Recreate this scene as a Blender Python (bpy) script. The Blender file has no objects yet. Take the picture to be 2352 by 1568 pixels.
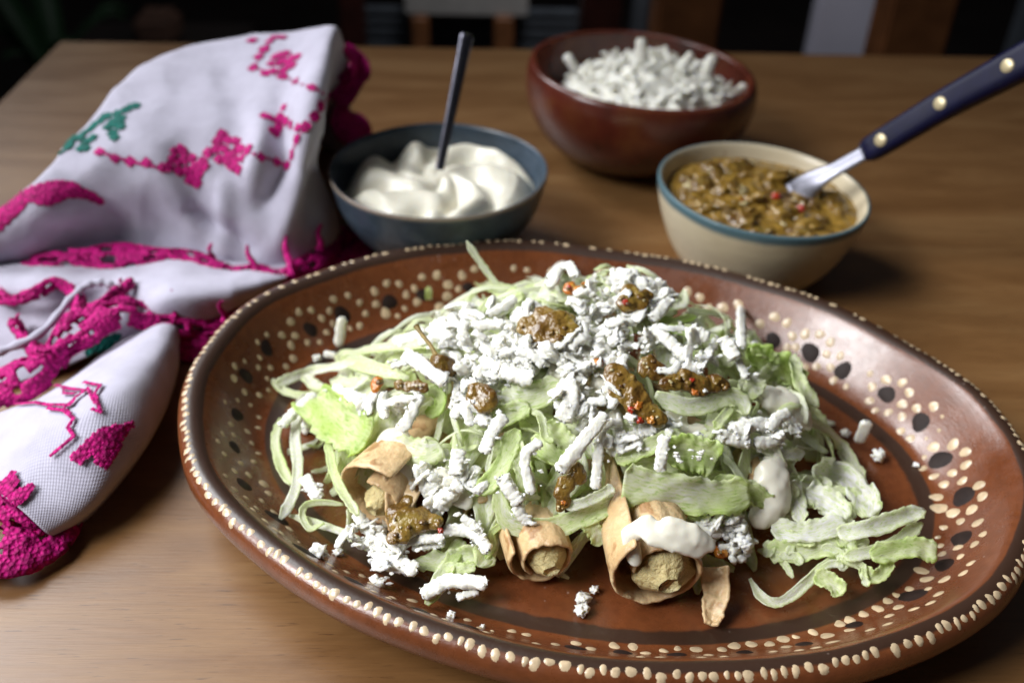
import bpy, bmesh, math, random
import numpy as np
from mathutils import Vector, Matrix, noise
from mathutils.bvhtree import BVHTree

R = random.Random(7)
scene = bpy.context.scene
COL = scene.collection
rad = math.radians

# ------------------------------------------------------------------ camera
CAMH = 0.312
PITCH, ROLL, YAW = rad(35.716), rad(1.868), rad(-2.565)
FPX = 2800 * 2352 / 2880            # focal length in the pixels of a 2352 x 1568 view

def _basis():
    cp, sp = math.cos(PITCH), math.sin(PITCH)
    f = Vector((0, cp, -sp)); r = Vector((1, 0, 0)); u = Vector((0, sp, cp))
    cr, sr = math.cos(ROLL), math.sin(ROLL)
    r2 = r * cr + u * sr; u2 = u * cr - r * sr
    Z = Matrix.Rotation(YAW, 3, 'Z')
    return Z @ r2, Z @ u2, Z @ f
RT, UP, FW = _basis()
CAMP = Vector((0, 0, CAMH))
cd = bpy.data.cameras.new('camera'); cam = bpy.data.objects.new('camera', cd); COL.objects.link(cam)
cd.lens = 35.0; cd.sensor_width = 36.0; cd.clip_start = 0.01; cd.clip_end = 50
m = Matrix((RT, UP, -FW)).transposed().to_4x4(); m.translation = CAMP
cam.matrix_world = m
cd.dof.use_dof = True; cd.dof.focus_distance = 0.358; cd.dof.aperture_fstop = 6.8
scene.camera = cam

# ------------------------------------------------------------------ world, window light, exposure
w = bpy.data.worlds.new('World'); scene.world = w; w.use_nodes = True
bg = w.node_tree.nodes['Background']
bg.inputs[0].default_value = (0.78, 0.80, 0.86, 1); bg.inputs[1].default_value = 0.045
def area(name, loc, target, sx, sy, power, col):
    l = bpy.data.lights.new(name, 'AREA'); l.shape = 'RECTANGLE'; l.size = sx; l.size_y = sy
    l.energy = power; l.color = col
    o = bpy.data.objects.new(name, l); COL.objects.link(o); o.location = loc
    o.rotation_euler = (Vector(target) - Vector(loc)).to_track_quat('-Z', 'Y').to_euler()
    return o
k_ = area('window_light', (-0.80, 0.88, 0.86), (-0.05, 0.29, 0.0), 0.90, 0.85, 2.6, (0.96, 0.98, 1.0)); k_.data.spread = rad(42)
k_ = area('side_window_light', (-0.92, 0.02, 0.86), (-0.02, 0.25, 0.0), 0.70, 0.75, 3.1, (0.98, 0.99, 1.0)); k_.data.spread = rad(43)
k_ = area('back_room_fill', (0.15, 1.12, 1.00), (0.55, 1.9, -0.6), 0.40, 0.40, 2.6, (0.95, 0.97, 1.0)); k_.data.spread = rad(110)  # added fill lamp, no visible source; brightens the furniture behind the table
scene.view_settings.view_transform = 'Standard'; scene.view_settings.look = 'None'
scene.view_settings.exposure = -0.10; scene.view_settings.gamma = 1.0
try:
    scene.cycles.use_denoising = True; scene.cycles.max_bounces = 8
    scene.cycles.transparent_max_bounces = 8; scene.cycles.caustics_reflective = False; scene.cycles.caustics_refractive = False
except Exception: pass

# ------------------------------------------------------------------ sight lines: the place under a point of the view
def ray(px, py):
    return FW + RT * ((px - 1176) / FPX) - UP * ((py - 784) / FPX)
def at(px, py, z=0.0):
    d = ray(px, py); return CAMP + d * ((z - CAMH) / d.z)
def at_y(px, py, y):
    d = ray(px, py); return CAMP + d * (y / d.y)
def depth(p): return (Vector(p) - CAMP).dot(FW)
def wpx(p, px): return px * depth(p) / FPX

# ------------------------------------------------------------------ object helpers
def tag(o, label=None, cat=None, group=None, kind=None):
    if label: o['label'] = label
    if cat: o['category'] = cat
    if group: o['group'] = group
    if kind: o['kind'] = kind
    return o
def empty(name, loc=(0, 0, 0)):
    o = bpy.data.objects.new(name, None); COL.objects.link(o); o.location = loc; o.empty_display_size = 0.01
    return o
def mesh_obj(name, verts, faces, mats, parent=None, smooth=True, fmat=None):
    me = bpy.data.meshes.new(name)
    me.from_pydata([tuple(v) for v in verts], [], faces)
    for mt in (mats if isinstance(mats, (list, tuple)) else [mats]): me.materials.append(mt)
    if smooth: me.polygons.foreach_set('use_smooth', [True] * len(me.polygons))
    if fmat: me.polygons.foreach_set('material_index', fmat)
    me.update()
    o = bpy.data.objects.new(name, me); COL.objects.link(o)
    if parent:
        o.parent = parent
        o.location = -parent.location if parent.type == 'EMPTY' else (0, 0, 0)      # meshes are written in world coordinates
    return o
def solid(o, t, off=0.0):
    md = o.modifiers.new('solid', 'SOLIDIFY'); md.thickness = t; md.offset = off; return o
def subsurf(o, n=1):
    md = o.modifiers.new('sub', 'SUBSURF'); md.levels = n; md.render_levels = n; return o
def color_attr(o, cols):
    a = o.data.color_attributes.new('tint', 'FLOAT_COLOR', 'POINT')
    a.data.foreach_set('color', np.array(cols, dtype=np.float32).ravel()); return o
def N(p, s, seed=0.0):
    return noise.noise(Vector((p[0] * s + seed, p[1] * s + seed * 1.7, p[2] * s - seed)))

def grid_faces(nu, nv, closed_u=False, closed_v=False, off=0):
    f = []
    for i in range(nu if closed_u else nu - 1):
        for j in range(nv if closed_v else nv - 1):
            a = i * nv + j; b = ((i + 1) % nu) * nv + j
            c = ((i + 1) % nu) * nv + (j + 1) % nv; d = i * nv + (j + 1) % nv
            f.append((a + off, b + off, c + off, d + off))
    return f
def catmull(P, n):
    P = np.array(P, float); k = len(P)
    Q = np.concatenate([[2 * P[0] - P[1]], P, [2 * P[-1] - P[-2]]])
    t = np.linspace(0, k - 1 - 1e-9, n); i = t.astype(int); f = (t - i)
    f = f.reshape((-1,) + (1,) * (P.ndim - 1))
    a, b, c, d = Q[i], Q[i + 1], Q[i + 2], Q[i + 3]
    return 0.5 * (2 * b + (c - a) * f + (2 * a - 5 * b + 4 * c - d) * f ** 2 + (3 * b - a - 3 * c + d) * f ** 3)
def patch(grid, nu, nv):                      # grid[row][col] of 3D points -> nu x nv surface
    G = catmull(np.array([[tuple(p) for p in r] for r in grid], float), nu)
    return np.transpose(catmull(np.transpose(G, (1, 0, 2)), nv), (1, 0, 2))

# ------------------------------------------------------------------ materials
def material(name):
    mt = bpy.data.materials.new(name); mt.use_nodes = True
    nt = mt.node_tree; return mt, nt, nt.nodes['Principled BSDF']
def nd(nt, typ, **kw):
    n = nt.nodes.new(typ)
    for k, v in kw.items():
        if k.startswith('i_'):
            key = k[2:]; key = int(key) if key.isdigit() else key.replace('_', ' ')
            n.inputs[key].default_value = v
        else: setattr(n, k, v)
    return n
def ramp(nt, fac, stops, mode='LINEAR'):
    r = nt.nodes.new('ShaderNodeValToRGB'); r.color_ramp.interpolation = mode
    e = r.color_ramp.elements
    while len(e) > len(stops): e.remove(e[-1])
    while len(e) < len(stops): e.new(0.5)
    for el, (p, c) in zip(e, stops):
        el.position = p; el.color = (*c, 1) if len(c) == 3 else c
    nt.links.new(fac, r.inputs[0]); return r
def coords(nt, scale=(1, 1, 1), kind='Object'):
    tc = nt.nodes.new('ShaderNodeTexCoord'); mp = nt.nodes.new('ShaderNodeMapping')
    mp.inputs['Scale'].default_value = scale
    nt.links.new(tc.outputs[kind], mp.inputs[0]); return mp.outputs[0]
def noise_n(nt, vec, scale, detail=3, rough=0.55, dist=0.0):
    n = nd(nt, 'ShaderNodeTexNoise', i_Scale=scale, i_Detail=detail, i_Roughness=rough, i_Distortion=dist)
    nt.links.new(vec, n.inputs['Vector']); return n.outputs['Fac']
def bump(nt, height, bsdf, strength=0.3, dist=0.001, prev=None):
    b = nd(nt, 'ShaderNodeBump', i_Strength=strength, i_Distance=dist)
    nt.links.new(height, b.inputs['Height'])
    if prev: nt.links.new(prev.outputs[0], b.inputs['Normal'])
    nt.links.new(b.outputs[0], bsdf.inputs['Normal']); return b
def mixc(nt, fac, a, b, mode='MIX'):
    n = nd(nt, 'ShaderNodeMix', data_type='RGBA', blend_type=mode)
    for s, v in ((n.inputs[0], fac), (n.inputs[6], a), (n.inputs[7], b)):
        if hasattr(v, 'is_linked') or isinstance(v, bpy.types.NodeSocket): nt.links.new(v, s)
        elif isinstance(v, (int, float)): s.default_value = v
        else: s.default_value = (*v, 1)
    return n.outputs[2]
def basic(name, col, rough=0.5, var=0.25, scale=120, bmp=0.2, bdist=0.0006, spec=0.5, metal=0.0, sss=0.0, coat=0.0, sssr=(0.004, 0.003, 0.002)):
    mt, nt, b = material(name); v = coords(nt)
    n = noise_n(nt, v, scale, 4)
    lo = tuple(c * (1 - var) for c in col); hi = tuple(min(1, c * (1 + var)) for c in col)
    r = ramp(nt, n, [(0.3, lo), (0.7, hi)]); nt.links.new(r.outputs[0], b.inputs['Base Color'])
    b.inputs['Roughness'].default_value = rough; b.inputs['Specular IOR Level'].default_value = spec
    b.inputs['Metallic'].default_value = metal
    if sss:
        b.inputs['Subsurface Weight'].default_value = sss; b.inputs['Subsurface Radius'].default_value = sssr
        b.inputs['Subsurface Scale'].default_value = 1.0
    if coat: b.inputs['Coat Weight'].default_value = coat; b.inputs['Coat Roughness'].default_value = 0.12
    if bmp: bump(nt, noise_n(nt, v, scale * 3, 4), b, bmp, bdist)
    return mt

def mat_wood():
    mt, nt, b = material('table_wood')
    v = coords(nt, (1, 9, 9)); v2 = coords(nt, (1, 1, 1))
    big = noise_n(nt, coords(nt, (1.1, 5, 5)), 5, 4, .6, 1.2)
    fine = noise_n(nt, coords(nt, (7, 130, 130)), 5, 5, .65, .3)
    pores = noise_n(nt, coords(nt, (26, 330, 330)), 3, 3, .5)
    c1 = ramp(nt, big, [(0.25, (.130, .058, .017)), (0.5, (.185, .090, .030)), (0.75, (.24, .130, .048))])
    c2 = ramp(nt, fine, [(0.3, (.72, .68, .62)), (0.65, (1.05, 1.04, 1.02))])
    col = mixc(nt, 0.55, c1.outputs[0], c2.outputs[0], 'MULTIPLY')
    pr = ramp(nt, pores, [(0.28, (.30, .22, .15)), (0.37, (1, 1, 1))])
    col = mixc(nt, 0.8, col, pr.outputs[0], 'MULTIPLY')
    # small knots and stains
    vo = nd(nt, 'ShaderNodeTexVoronoi', i_Scale=7.0, i_Randomness=1.0); nt.links.new(coords(nt, (1, 2.4, 1)), vo.inputs['Vector'])
    st = ramp(nt, vo.outputs['Distance'], [(0.015, (.45, .30, .18)), (0.06, (1, 1, 1))])
    sc_ = noise_n(nt, coords(nt, (3.0, 60, 60)), 9, 2, .5, .6); scr = ramp(nt, sc_, [(0.70, (1, 1, 1)), (0.725, (.55, .5, .45)), (0.74, (1, 1, 1))])
    col = mixc(nt, .6, col, scr.outputs[0], 'MULTIPLY')
    col = mixc(nt, 0.75, col, st.outputs[0], 'MULTIPLY')
    nt.links.new(col, b.inputs['Base Color'])
    rr = ramp(nt, big, [(0.3, (.34,) * 3), (0.7, (.46,) * 3)]); nt.links.new(rr.outputs[0], b.inputs['Roughness'])
    b.inputs['Specular IOR Level'].default_value = 0.6; b.inputs['Coat Weight'].default_value = .3; b.inputs['Coat Roughness'].default_value = .38
    bp = bump(nt, fine, b, .25, .0004); bump(nt, pores, b, .25, .0003, bp)
    return mt

def mat_plate():
    mt, nt, b = material('terracotta_glaze')
    uv = nd(nt, 'ShaderNodeUVMap', uv_map='prof'); sp = nd(nt, 'ShaderNodeSeparateXYZ'); nt.links.new(uv.outputs[0], sp.inputs[0])
    v = coords(nt)
    wob = noise_n(nt, v, 60, 3)
    ad = nd(nt, 'ShaderNodeMath', operation='MULTIPLY_ADD'); nt.links.new(wob, ad.inputs[0]); ad.inputs[1].default_value = 0.018
    nt.links.new(sp.outputs[1], ad.inputs[2])
    n1 = noise_n(nt, v, 14, 5, .6); n2 = noise_n(nt, v, 260, 3)
    base = ramp(nt, n1, [(0.3, (.112, .031, .010)), (0.7, (.170, .052, .017))])
    base2 = mixc(nt, .35, base.outputs[0], ramp(nt, n2, [(0.35, (.6, .6, .6)), (0.6, (1.1, 1.1, 1.1))]).outputs[0], 'MULTIPLY')
    dark = (.034, .015, .008)
    # profile value: floor 0..1 = 0.0 .. 0.30, ring 0.30, wall .30-.62, lip band .62-.72, outer .72-1
    band = ramp(nt, ad.outputs[0], [(0.0, (0,) * 3), (.292, (0,) * 3), (.297, (1,) * 3), (.338, (1,) * 3), (.343, (0,) * 3), (.668, (0,) * 3), (.674, (1,) * 3), (.716, (1,) * 3), (.722, (0,) * 3)])
    col = mixc(nt, band.outputs[0], base2, dark)
    # dried pale residue specks
    vo = nd(nt, 'ShaderNodeTexVoronoi', i_Scale=190.0); nt.links.new(v, vo.inputs['Vector'])
    sp1 = ramp(nt, vo.outputs['Distance'], [(0.05, (1, 1, 1)), (0.10, (0, 0, 0))])
    gate = ramp(nt, noise_n(nt, v, 22, 4), [(0.60, (0, 0, 0)), (0.68, (.7, .7, .7))])
    col = mixc(nt, mixc(nt, 1.0, sp1.outputs[0], gate.outputs[0], 'MULTIPLY'), col, (.5, .4, .36))
    nt.links.new(col, b.inputs['Base Color'])
    rg = ramp(nt, noise_n(nt, v, 45, 5, .7), [(0.35, (.16,) * 3), (0.62, (.38,) * 3)])
    nt.links.new(mixc(nt, band.outputs[0], rg.outputs[0], (.42, .42, .42)), b.inputs['Roughness'])
    b.inputs['Specular IOR Level'].default_value = 0.55
    b.inputs['Coat Weight'].default_value = 0.2; b.inputs['Coat Roughness'].default_value = 0.15
    # brushed turning marks
    streak = noise_n(nt, coords(nt, (90, 90, 500)), 3, 4, .6)
    bp = bump(nt, streak, b, .22, .0006); bump(nt, noise_n(nt, v, 500, 3), b, .18, .0003, bp)
    return mt

def mat_lettuce():
    mt, nt, b = material('lettuce')
    at_ = nd(nt, 'ShaderNodeVertexColor', layer_name='tint')
    uv = nd(nt, 'ShaderNodeUVMap', uv_map='len')
    mp = nd(nt, 'ShaderNodeMapping'); mp.inputs['Scale'].default_value = (5.0, 1.6, 1); nt.links.new(uv.outputs[0], mp.inputs[0])
    vein = noise_n(nt, mp.outputs[0], 2.2, 4, .6, .6)
    r = ramp(nt, vein, [(0.32, (.62, .78, .40)), (0.44, (1, 1, 1)), (0.58, (1.12, 1.08, 1.45))])
    col = mixc(nt, .8, at_.outputs[0], r.outputs[0], 'MULTIPLY')
    nt.links.new(col, b.inputs['Base Color'])
    b.inputs['Roughness'].default_value = 0.36; b.inputs['Specular IOR Level'].default_value = 0.5
    v = coords(nt)
    bp = bump(nt, vein, b, .45, .0007); wv = nd(nt, 'ShaderNodeTexWave', i_Scale=3.2, i_Distortion=5.0, i_Detail=3.0, i_Detail_Scale=1.5); wv.bands_direction = 'X'; nt.links.new(uv.outputs[0], wv.inputs['Vector'])
    col = mixc(nt, .22, col, ramp(nt, wv.outputs['Fac'], [(0.0, (.72, .84, .55)), (0.45, (1, 1, 1)), (0.93, (1, 1, 1)), (1.0, (1.15, 1.12, 1.5))]).outputs[0], 'MULTIPLY')
    nt.links.new(col, b.inputs['Base Color'])
    bq = bump(nt, wv.outputs['Fac'], b, .12, .0005, bp); bump(nt, noise_n(nt, v, 420, 3), b, .22, .0004, bq)
    tr = nd(nt, 'ShaderNodeBsdfTranslucent'); nt.links.new(col, tr.inputs[0])
    mx = nd(nt, 'ShaderNodeMixShader'); mx.inputs[0].default_value = .55
    nt.links.new(b.outputs[0], mx.inputs[1]); nt.links.new(tr.outputs[0], mx.inputs[2])
    nt.links.new(mx.outputs[0], nt.nodes['Material Output'].inputs[0])
    return mt

def mat_tortilla():
    mt, nt, b = material('fried_tortilla'); v = coords(nt)
    n = noise_n(nt, v, 55, 5, .6); n2 = noise_n(nt, v, 260, 4)
    c = ramp(nt, n, [(0.25, (.38, .23, .10)), (0.5, (.60, .42, .22)), (0.72, (.72, .55, .33))])
    sp = ramp(nt, noise_n(nt, v, 130, 2), [(0.58, (1, 1, 1)), (0.68, (.45, .27, .14))])
    col = mixc(nt, .7, c.outputs[0], sp.outputs[0], 'MULTIPLY')
    nt.links.new(col, b.inputs['Base Color']); b.inputs['Roughness'].default_value = .42
    b.inputs['Subsurface Weight'].default_value = .15; b.inputs['Subsurface Radius'].default_value = (.003, .0015, .0008); b.inputs['Subsurface Scale'].default_value = 1
    bp = bump(nt, n, b, .8, .002); bump(nt, n2, b, .9, .001, bp)
    return mt

def mat_cloth():
    mt, nt, b = material('white_cotton')
    uv = nd(nt, 'ShaderNodeUVMap', uv_map='weave')
    sp = nd(nt, 'ShaderNodeSeparateXYZ'); nt.links.new(uv.outputs[0], sp.inputs[0])
    def wave(sock, k):
        a = nd(nt, 'ShaderNodeMath', operation='MULTIPLY'); a.inputs[1].default_value = k; nt.links.new(sock, a.inputs[0])
        s = nd(nt, 'ShaderNodeMath', operation='SINE'); nt.links.new(a.outputs[0], s.inputs[0]); return s.outputs[0]
    p = nd(nt, 'ShaderNodeMath', operation='MULTIPLY'); nt.links.new(wave(sp.outputs[0], 2 * math.pi / .0021), p.inputs[0]); nt.links.new(wave(sp.outputs[1], 2 * math.pi / .0014), p.inputs[1])
    n = noise_n(nt, coords(nt), 90, 4)
    c = ramp(nt, n, [(0.3, (.48, .46, .56)), (0.7, (.56, .54, .65))])
    wv = ramp(nt, p.outputs[0], [(0.0, (.92, .92, .93)), (0.6, (1, 1, 1))])
    nt.links.new(mixc(nt, .8, c.outputs[0], wv.outputs[0], 'MULTIPLY'), b.inputs['Base Color'])
    b.inputs['Roughness'].default_value = .95; b.inputs['Specular IOR Level'].default_value = .1
    b.inputs['Sheen Weight'].default_value = .2
    bp = bump(nt, p.outputs[0], b, .4, .0003); bump(nt, n, b, .4, .001, bp)
    return mt

def mat_yarn(name, col):
    mt, nt, b = material(name); v = coords(nt)
    vo = nd(nt, 'ShaderNodeTexVoronoi', i_Scale=520.0); nt.links.new(v, vo.inputs['Vector'])
    n = noise_n(nt, v, 900, 3)
    c = ramp(nt, vo.outputs['Distance'], [(0.1, tuple(min(1, x * 1.15) for x in col)), (0.75, tuple(x * .45 for x in col))])
    nt.links.new(c.outputs[0], b.inputs['Base Color']); b.inputs['Roughness'].default_value = .7
    b.inputs['Specular IOR Level'].default_value = .25; b.inputs['Sheen Weight'].default_value = .12
    b.inputs['Sheen Tint'].default_value = (*col, 1)
    bp = bump(nt, vo.outputs['Distance'], b, .8, .0011); bump(nt, n, b, .5, .0005, bp)
    return mt

def mat_salsa(name, a, bcol, c3, scale=160):
    mt, nt, b = material(name); v = coords(nt)
    n = noise_n(nt, v, scale, 4, .6, .4)
    c = ramp(nt, n, [(0.3, a), (0.52, bcol), (0.72, c3)])
    nt.links.new(c.outputs[0], b.inputs['Base Color']); b.inputs['Roughness'].default_value = .16
    b.inputs['Subsurface Weight'].default_value = .2; b.inputs['Subsurface Radius'].default_value = (.003, .002, .0008); b.inputs['Subsurface Scale'].default_value = 1
    b.inputs['Coat Weight'].default_value = .5; b.inputs['Coat Roughness'].default_value = .08
    bp = bump(nt, noise_n(nt, v, 420, 4), b, .6, .001); bump(nt, noise_n(nt, v, 170, 3), b, .9, .0025, bp)
    return mt

def mat_redbowl():
    mt, nt, b = material('lacquered_clay'); v = coords(nt)
    n = noise_n(nt, v, 22, 5, .6, .5)
    c = ramp(nt, n, [(0.32, (.050, .012, .006)), (0.5, (.095, .018, .010)), (0.66, (.12, .034, .012))])
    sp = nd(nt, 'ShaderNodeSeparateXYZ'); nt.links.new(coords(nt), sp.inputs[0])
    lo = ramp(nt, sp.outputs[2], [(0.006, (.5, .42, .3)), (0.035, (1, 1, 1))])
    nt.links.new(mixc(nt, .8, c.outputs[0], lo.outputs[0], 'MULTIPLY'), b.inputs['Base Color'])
    b.inputs['Roughness'].default_value = .26; b.inputs['Coat Weight'].default_value = .3; b.inputs['Coat Roughness'].default_value = .2
    bump(nt, noise_n(nt, v, 60, 4), b, .2, .0015)
    return mt

def mat_bluebowl():
    mt, nt, b = material('blue_grey_stoneware'); v = coords(nt)
    n = noise_n(nt, v, 30, 5, .65); n2 = noise_n(nt, coords(nt, (1, 1, 3)), 150, 3)
    c = ramp(nt, n, [(0.3, (.024, .036, .048)), (0.55, (.045, .066, .092)), (0.75, (.075, .10, .135))])
    s = ramp(nt, n2, [(0.35, (.7, .7, .7)), (0.65, (1.15, 1.15, 1.15))])
    col = mixc(nt, .5, c.outputs[0], s.outputs[0], 'MULTIPLY')
    sp = nd(nt, 'ShaderNodeSeparateXYZ'); nt.links.new(coords(nt), sp.inputs[0])
    uv = nd(nt, 'ShaderNodeUVMap', uv_map='prof'); s2 = nd(nt, 'ShaderNodeSeparateXYZ'); nt.links.new(uv.outputs[0], s2.inputs[0])
    rim = ramp(nt, s2.outputs[1], [(.47, (0,) * 3), (.49, (1,) * 3), (.525, (1,) * 3), (.55, (0,) * 3)])
    nt.links.new(mixc(nt, rim.outputs[0], col, (.22, .17, .13)), b.inputs['Base Color'])
    b.inputs['Roughness'].default_value = .3; bump(nt, n2, b, .2, .0008)
    return mt

def mat_creambowl():
    mt, nt, b = material('cream_glaze'); v = coords(nt)
    n = noise_n(nt, v, 25, 4)
    c = ramp(nt, n, [(0.3, (.52, .44, .30)), (0.7, (.62, .54, .39))])
    fl = nd(nt, 'ShaderNodeTexVoronoi', i_Scale=60.0); nt.links.new(v, fl.inputs['Vector'])
    f = ramp(nt, fl.outputs['Distance'], [(0.03, (.5, .4, .28)), (0.07, (1, 1, 1))])
    col = mixc(nt, .6, c.outputs[0], f.outputs[0], 'MULTIPLY')
    uv = nd(nt, 'ShaderNodeUVMap', uv_map='prof'); s2 = nd(nt, 'ShaderNodeSeparateXYZ'); nt.links.new(uv.outputs[0], s2.inputs[0])
    ad = nd(nt, 'ShaderNodeMath', operation='MULTIPLY_ADD'); nt.links.new(n, ad.inputs[0]); ad.inputs[1].default_value = .03; nt.links.new(s2.outputs[1], ad.inputs[2])
    rim = ramp(nt, ad.outputs[0], [(.435, (0,) * 3), (.455, (1,) * 3), (.575, (1,) * 3), (.60, (0,) * 3)])
    nt.links.new(mixc(nt, rim.outputs[0], col, (.075, .135, .16)), b.inputs['Base Color'])
    b.inputs['Roughness'].default_value = .3; bump(nt, noise_n(nt, coords(nt, (1, 1, 6)), 60, 3), b, .25, .001)
    return mt

M = {}
M['wood'] = mat_wood(); M['plate'] = mat_plate(); M['lettuce'] = mat_lettuce(); M['tortilla'] = mat_tortilla()
M['cloth'] = mat_cloth(); M['magenta'] = mat_yarn('magenta_yarn', (.60, .002, .21)); M['green_yarn'] = mat_yarn('green_yarn', (.0, .16, .13))
M['red_yarn'] = mat_yarn('red_yarn', (.6, .02, .01))
M['redbowl'] = mat_redbowl(); M['bluebowl'] = mat_bluebowl(); M['creambowl'] = mat_creambowl()
M['cheese'] = basic('fresh_cheese', (.80, .79, .72), .55, .04, 260, .55, .0007, .3, sss=.4, sssr=(.0025, .0022, .0014))
M['crema'] = basic('sour_cream', (.74, .71, .60), .30, .03, 60, .1, .0004, .5, sss=.3)
M['cream_dot'] = basic('cream_slip', (.50, .38, .24), .32, .22, 240, .3, .0004, .5, coat=.25)
M['black_dot'] = basic('dark_slip', (.018, .010, .008), .6, .3, 200, .3, .0004, .2)
M['salsa'] = mat_salsa('salsa_verde', (.10, .045, .008), (.20, .115, .022), (.25, .18, .035), 90)
M['salsa_dark'] = mat_salsa('dark_salsa', (.07, .025, .006), (.15, .08, .014), (.22, .15, .03))
M['salsa_verde'] = mat_salsa('tomatillo_salsa', (.13, .065, .010), (.25, .145, .022), (.34, .21, .05), 140)
M['salsa_orange'] = mat_salsa('orange_salsa', (.40, .10, .012), (.50, .17, .02), (.38, .22, .04))
M['chili'] = basic('red_chili', (.36, .030, .012), .18, .3, 200, .2, .0005, coat=.4)
M['potato'] = basic('potato_filling', (.56, .46, .22), .45, .25, 180, 1.0, .0018, .4, sss=.3)
M['stem'] = basic('tomatillo_stem', (.22, .15, .035), .5, .4, 300, .5, .0006)
M['onion'] = basic('onion_piece', (.55, .46, .25), .2, .2, 200, .2, .0005, coat=.3, sss=.3)
M['steel'] = basic('brushed_steel', (.22, .22, .26), .36, .15, 200, .1, .0002, .5, 1.0)
M['dark_steel'] = basic('dark_steel', (.12, .12, .15), .3, .2, 200, .1, .0002, .5, 1.0)
M['handle'] = basic('navy_handle', (.003, .003, .026), .45, .25, 150, .1, .0003, .28)
M['brass'] = basic('brass_rivet', (.55, .46, .28), .35, .15, 300, .1, .0002, .5, .35)

def uvmap(o, name, uvs):
    lay = o.data.uv_layers.new(name=name); idx = np.empty(len(o.data.loops), int)
    o.data.loops.foreach_get('vertex_index', idx)
    lay.data.foreach_set('uv', np.array(uvs, dtype=np.float32)[idx].ravel())

def frames(C):
    C = np.array(C, float); T = np.gradient(C, axis=0); T /= np.linalg.norm(T, axis=1)[:, None] + 1e-12
    return C, T
def tube(path, radii, seg=10, ref=(0, 0, 1), flat=1.0, cap=True):
    C, T = frames(path); ref = np.array(ref, float)
    V = []; 
    for k in range(len(C)):
        s = np.cross(T[k], ref); s /= np.linalg.norm(s) + 1e-9; u = np.cross(s, T[k])
        for j in range(seg):
            a = 2 * math.pi * j / seg
            V.append(C[k] + radii[k] * (math.cos(a) * s + flat * math.sin(a) * u))
    F = grid_faces(len(C), seg, closed_v=True)
    if cap:
        F.append(tuple(range(seg))[::-1]); F.append(tuple(len(V) - seg + j for j in range(seg)))
    return V, F
def join(parts):
    V, F = [], []
    for v, f in parts:
        o = len(V); V += list(v); F += [tuple(i + o for i in q) for q in f]
    return V, F
_ico = {}
def ico(sub):
    if sub not in _ico:
        bm = bmesh.new(); bmesh.ops.create_icosphere(bm, subdivisions=sub, radius=1)
        _ico[sub] = ([v.co.copy() for v in bm.verts], [tuple(v.index for v in f.verts) for f in bm.faces]); bm.free()
    return _ico[sub]
def lump(c, r, amp=.3, freq=2.0, sub=2, flat=1.0, nrm=None, seed=None, stretch=None):
    vs, fs = ico(sub); seed = R.random() * 50 if seed is None else seed; V = []
    q = Vector((0, 0, 1)).rotation_difference(Vector(nrm)) if nrm is not None else None
    for v in vs:
        k = 1 + amp * 2 * N(v, freq, seed) + amp * N(v, freq * 2.6, seed + 9)
        p = v * (r * k); p.z *= flat
        if stretch: p.x *= stretch
        if q: p = q @ p
        V.append(p + Vector(c))
    return V, fs

# ------------------------------------------------------------------ table and the dark room behind it
def bx(cx, cy, cz, sx, sy, sz, bev=0.0):
    bm = bmesh.new(); bmesh.ops.create_cube(bm, size=1)
    for v in bm.verts: v.co = Vector((v.co.x * sx + cx, v.co.y * sy + cy, v.co.z * sz + cz))
    if bev: bmesh.ops.bevel(bm, geom=bm.edges, offset=bev, segments=3, affect='EDGES')
    V = [v.co.copy() for v in bm.verts]; F = [tuple(v.index for v in f.verts) for f in bm.faces]; bm.free(); return V, F
table = tag(empty('table', (0.2, 0.4, -0.75)), 'worn pale brown wooden table top under the platter, cloth and bowls', 'table')
V, F = bx(0.40, 0.365, -.0175, 1.55, 1.05, .035, .004)
mesh_obj('table_top', V, F, M['wood'], table, smooth=False)
V, F = bx(0.40, 0.365, -.075, 1.42, .92, .078, .002); mesh_obj('apron', V, F, M['wood'], table, smooth=False)
for x in (-.32, 1.11):
    for y in (-.1, .83):
        V, F = bx(x, y, -.433, .06, .06, .633, .003); mesh_obj('leg', V, F, M['wood'], table, smooth=False)

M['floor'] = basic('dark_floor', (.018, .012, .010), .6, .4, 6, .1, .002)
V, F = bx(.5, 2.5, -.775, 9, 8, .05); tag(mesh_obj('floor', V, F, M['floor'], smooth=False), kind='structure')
M['wall'] = basic('dark_wall', (.05, .04, .04), .8, .3, 6, .1, .002)  # one dark wall tone with slight random variation
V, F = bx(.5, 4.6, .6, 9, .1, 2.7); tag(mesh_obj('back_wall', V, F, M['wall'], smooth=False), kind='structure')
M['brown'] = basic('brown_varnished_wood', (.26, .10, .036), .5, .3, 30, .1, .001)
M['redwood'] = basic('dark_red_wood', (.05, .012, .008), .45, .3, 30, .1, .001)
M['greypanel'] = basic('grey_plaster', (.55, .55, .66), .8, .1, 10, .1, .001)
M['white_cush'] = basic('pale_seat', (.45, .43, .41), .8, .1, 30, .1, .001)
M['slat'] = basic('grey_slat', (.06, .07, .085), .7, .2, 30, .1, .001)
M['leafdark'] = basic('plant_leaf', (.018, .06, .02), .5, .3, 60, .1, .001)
M['pot'] = basic('clay_pot', (.12, .06, .04), .7, .3, 60, .1, .001)

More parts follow.
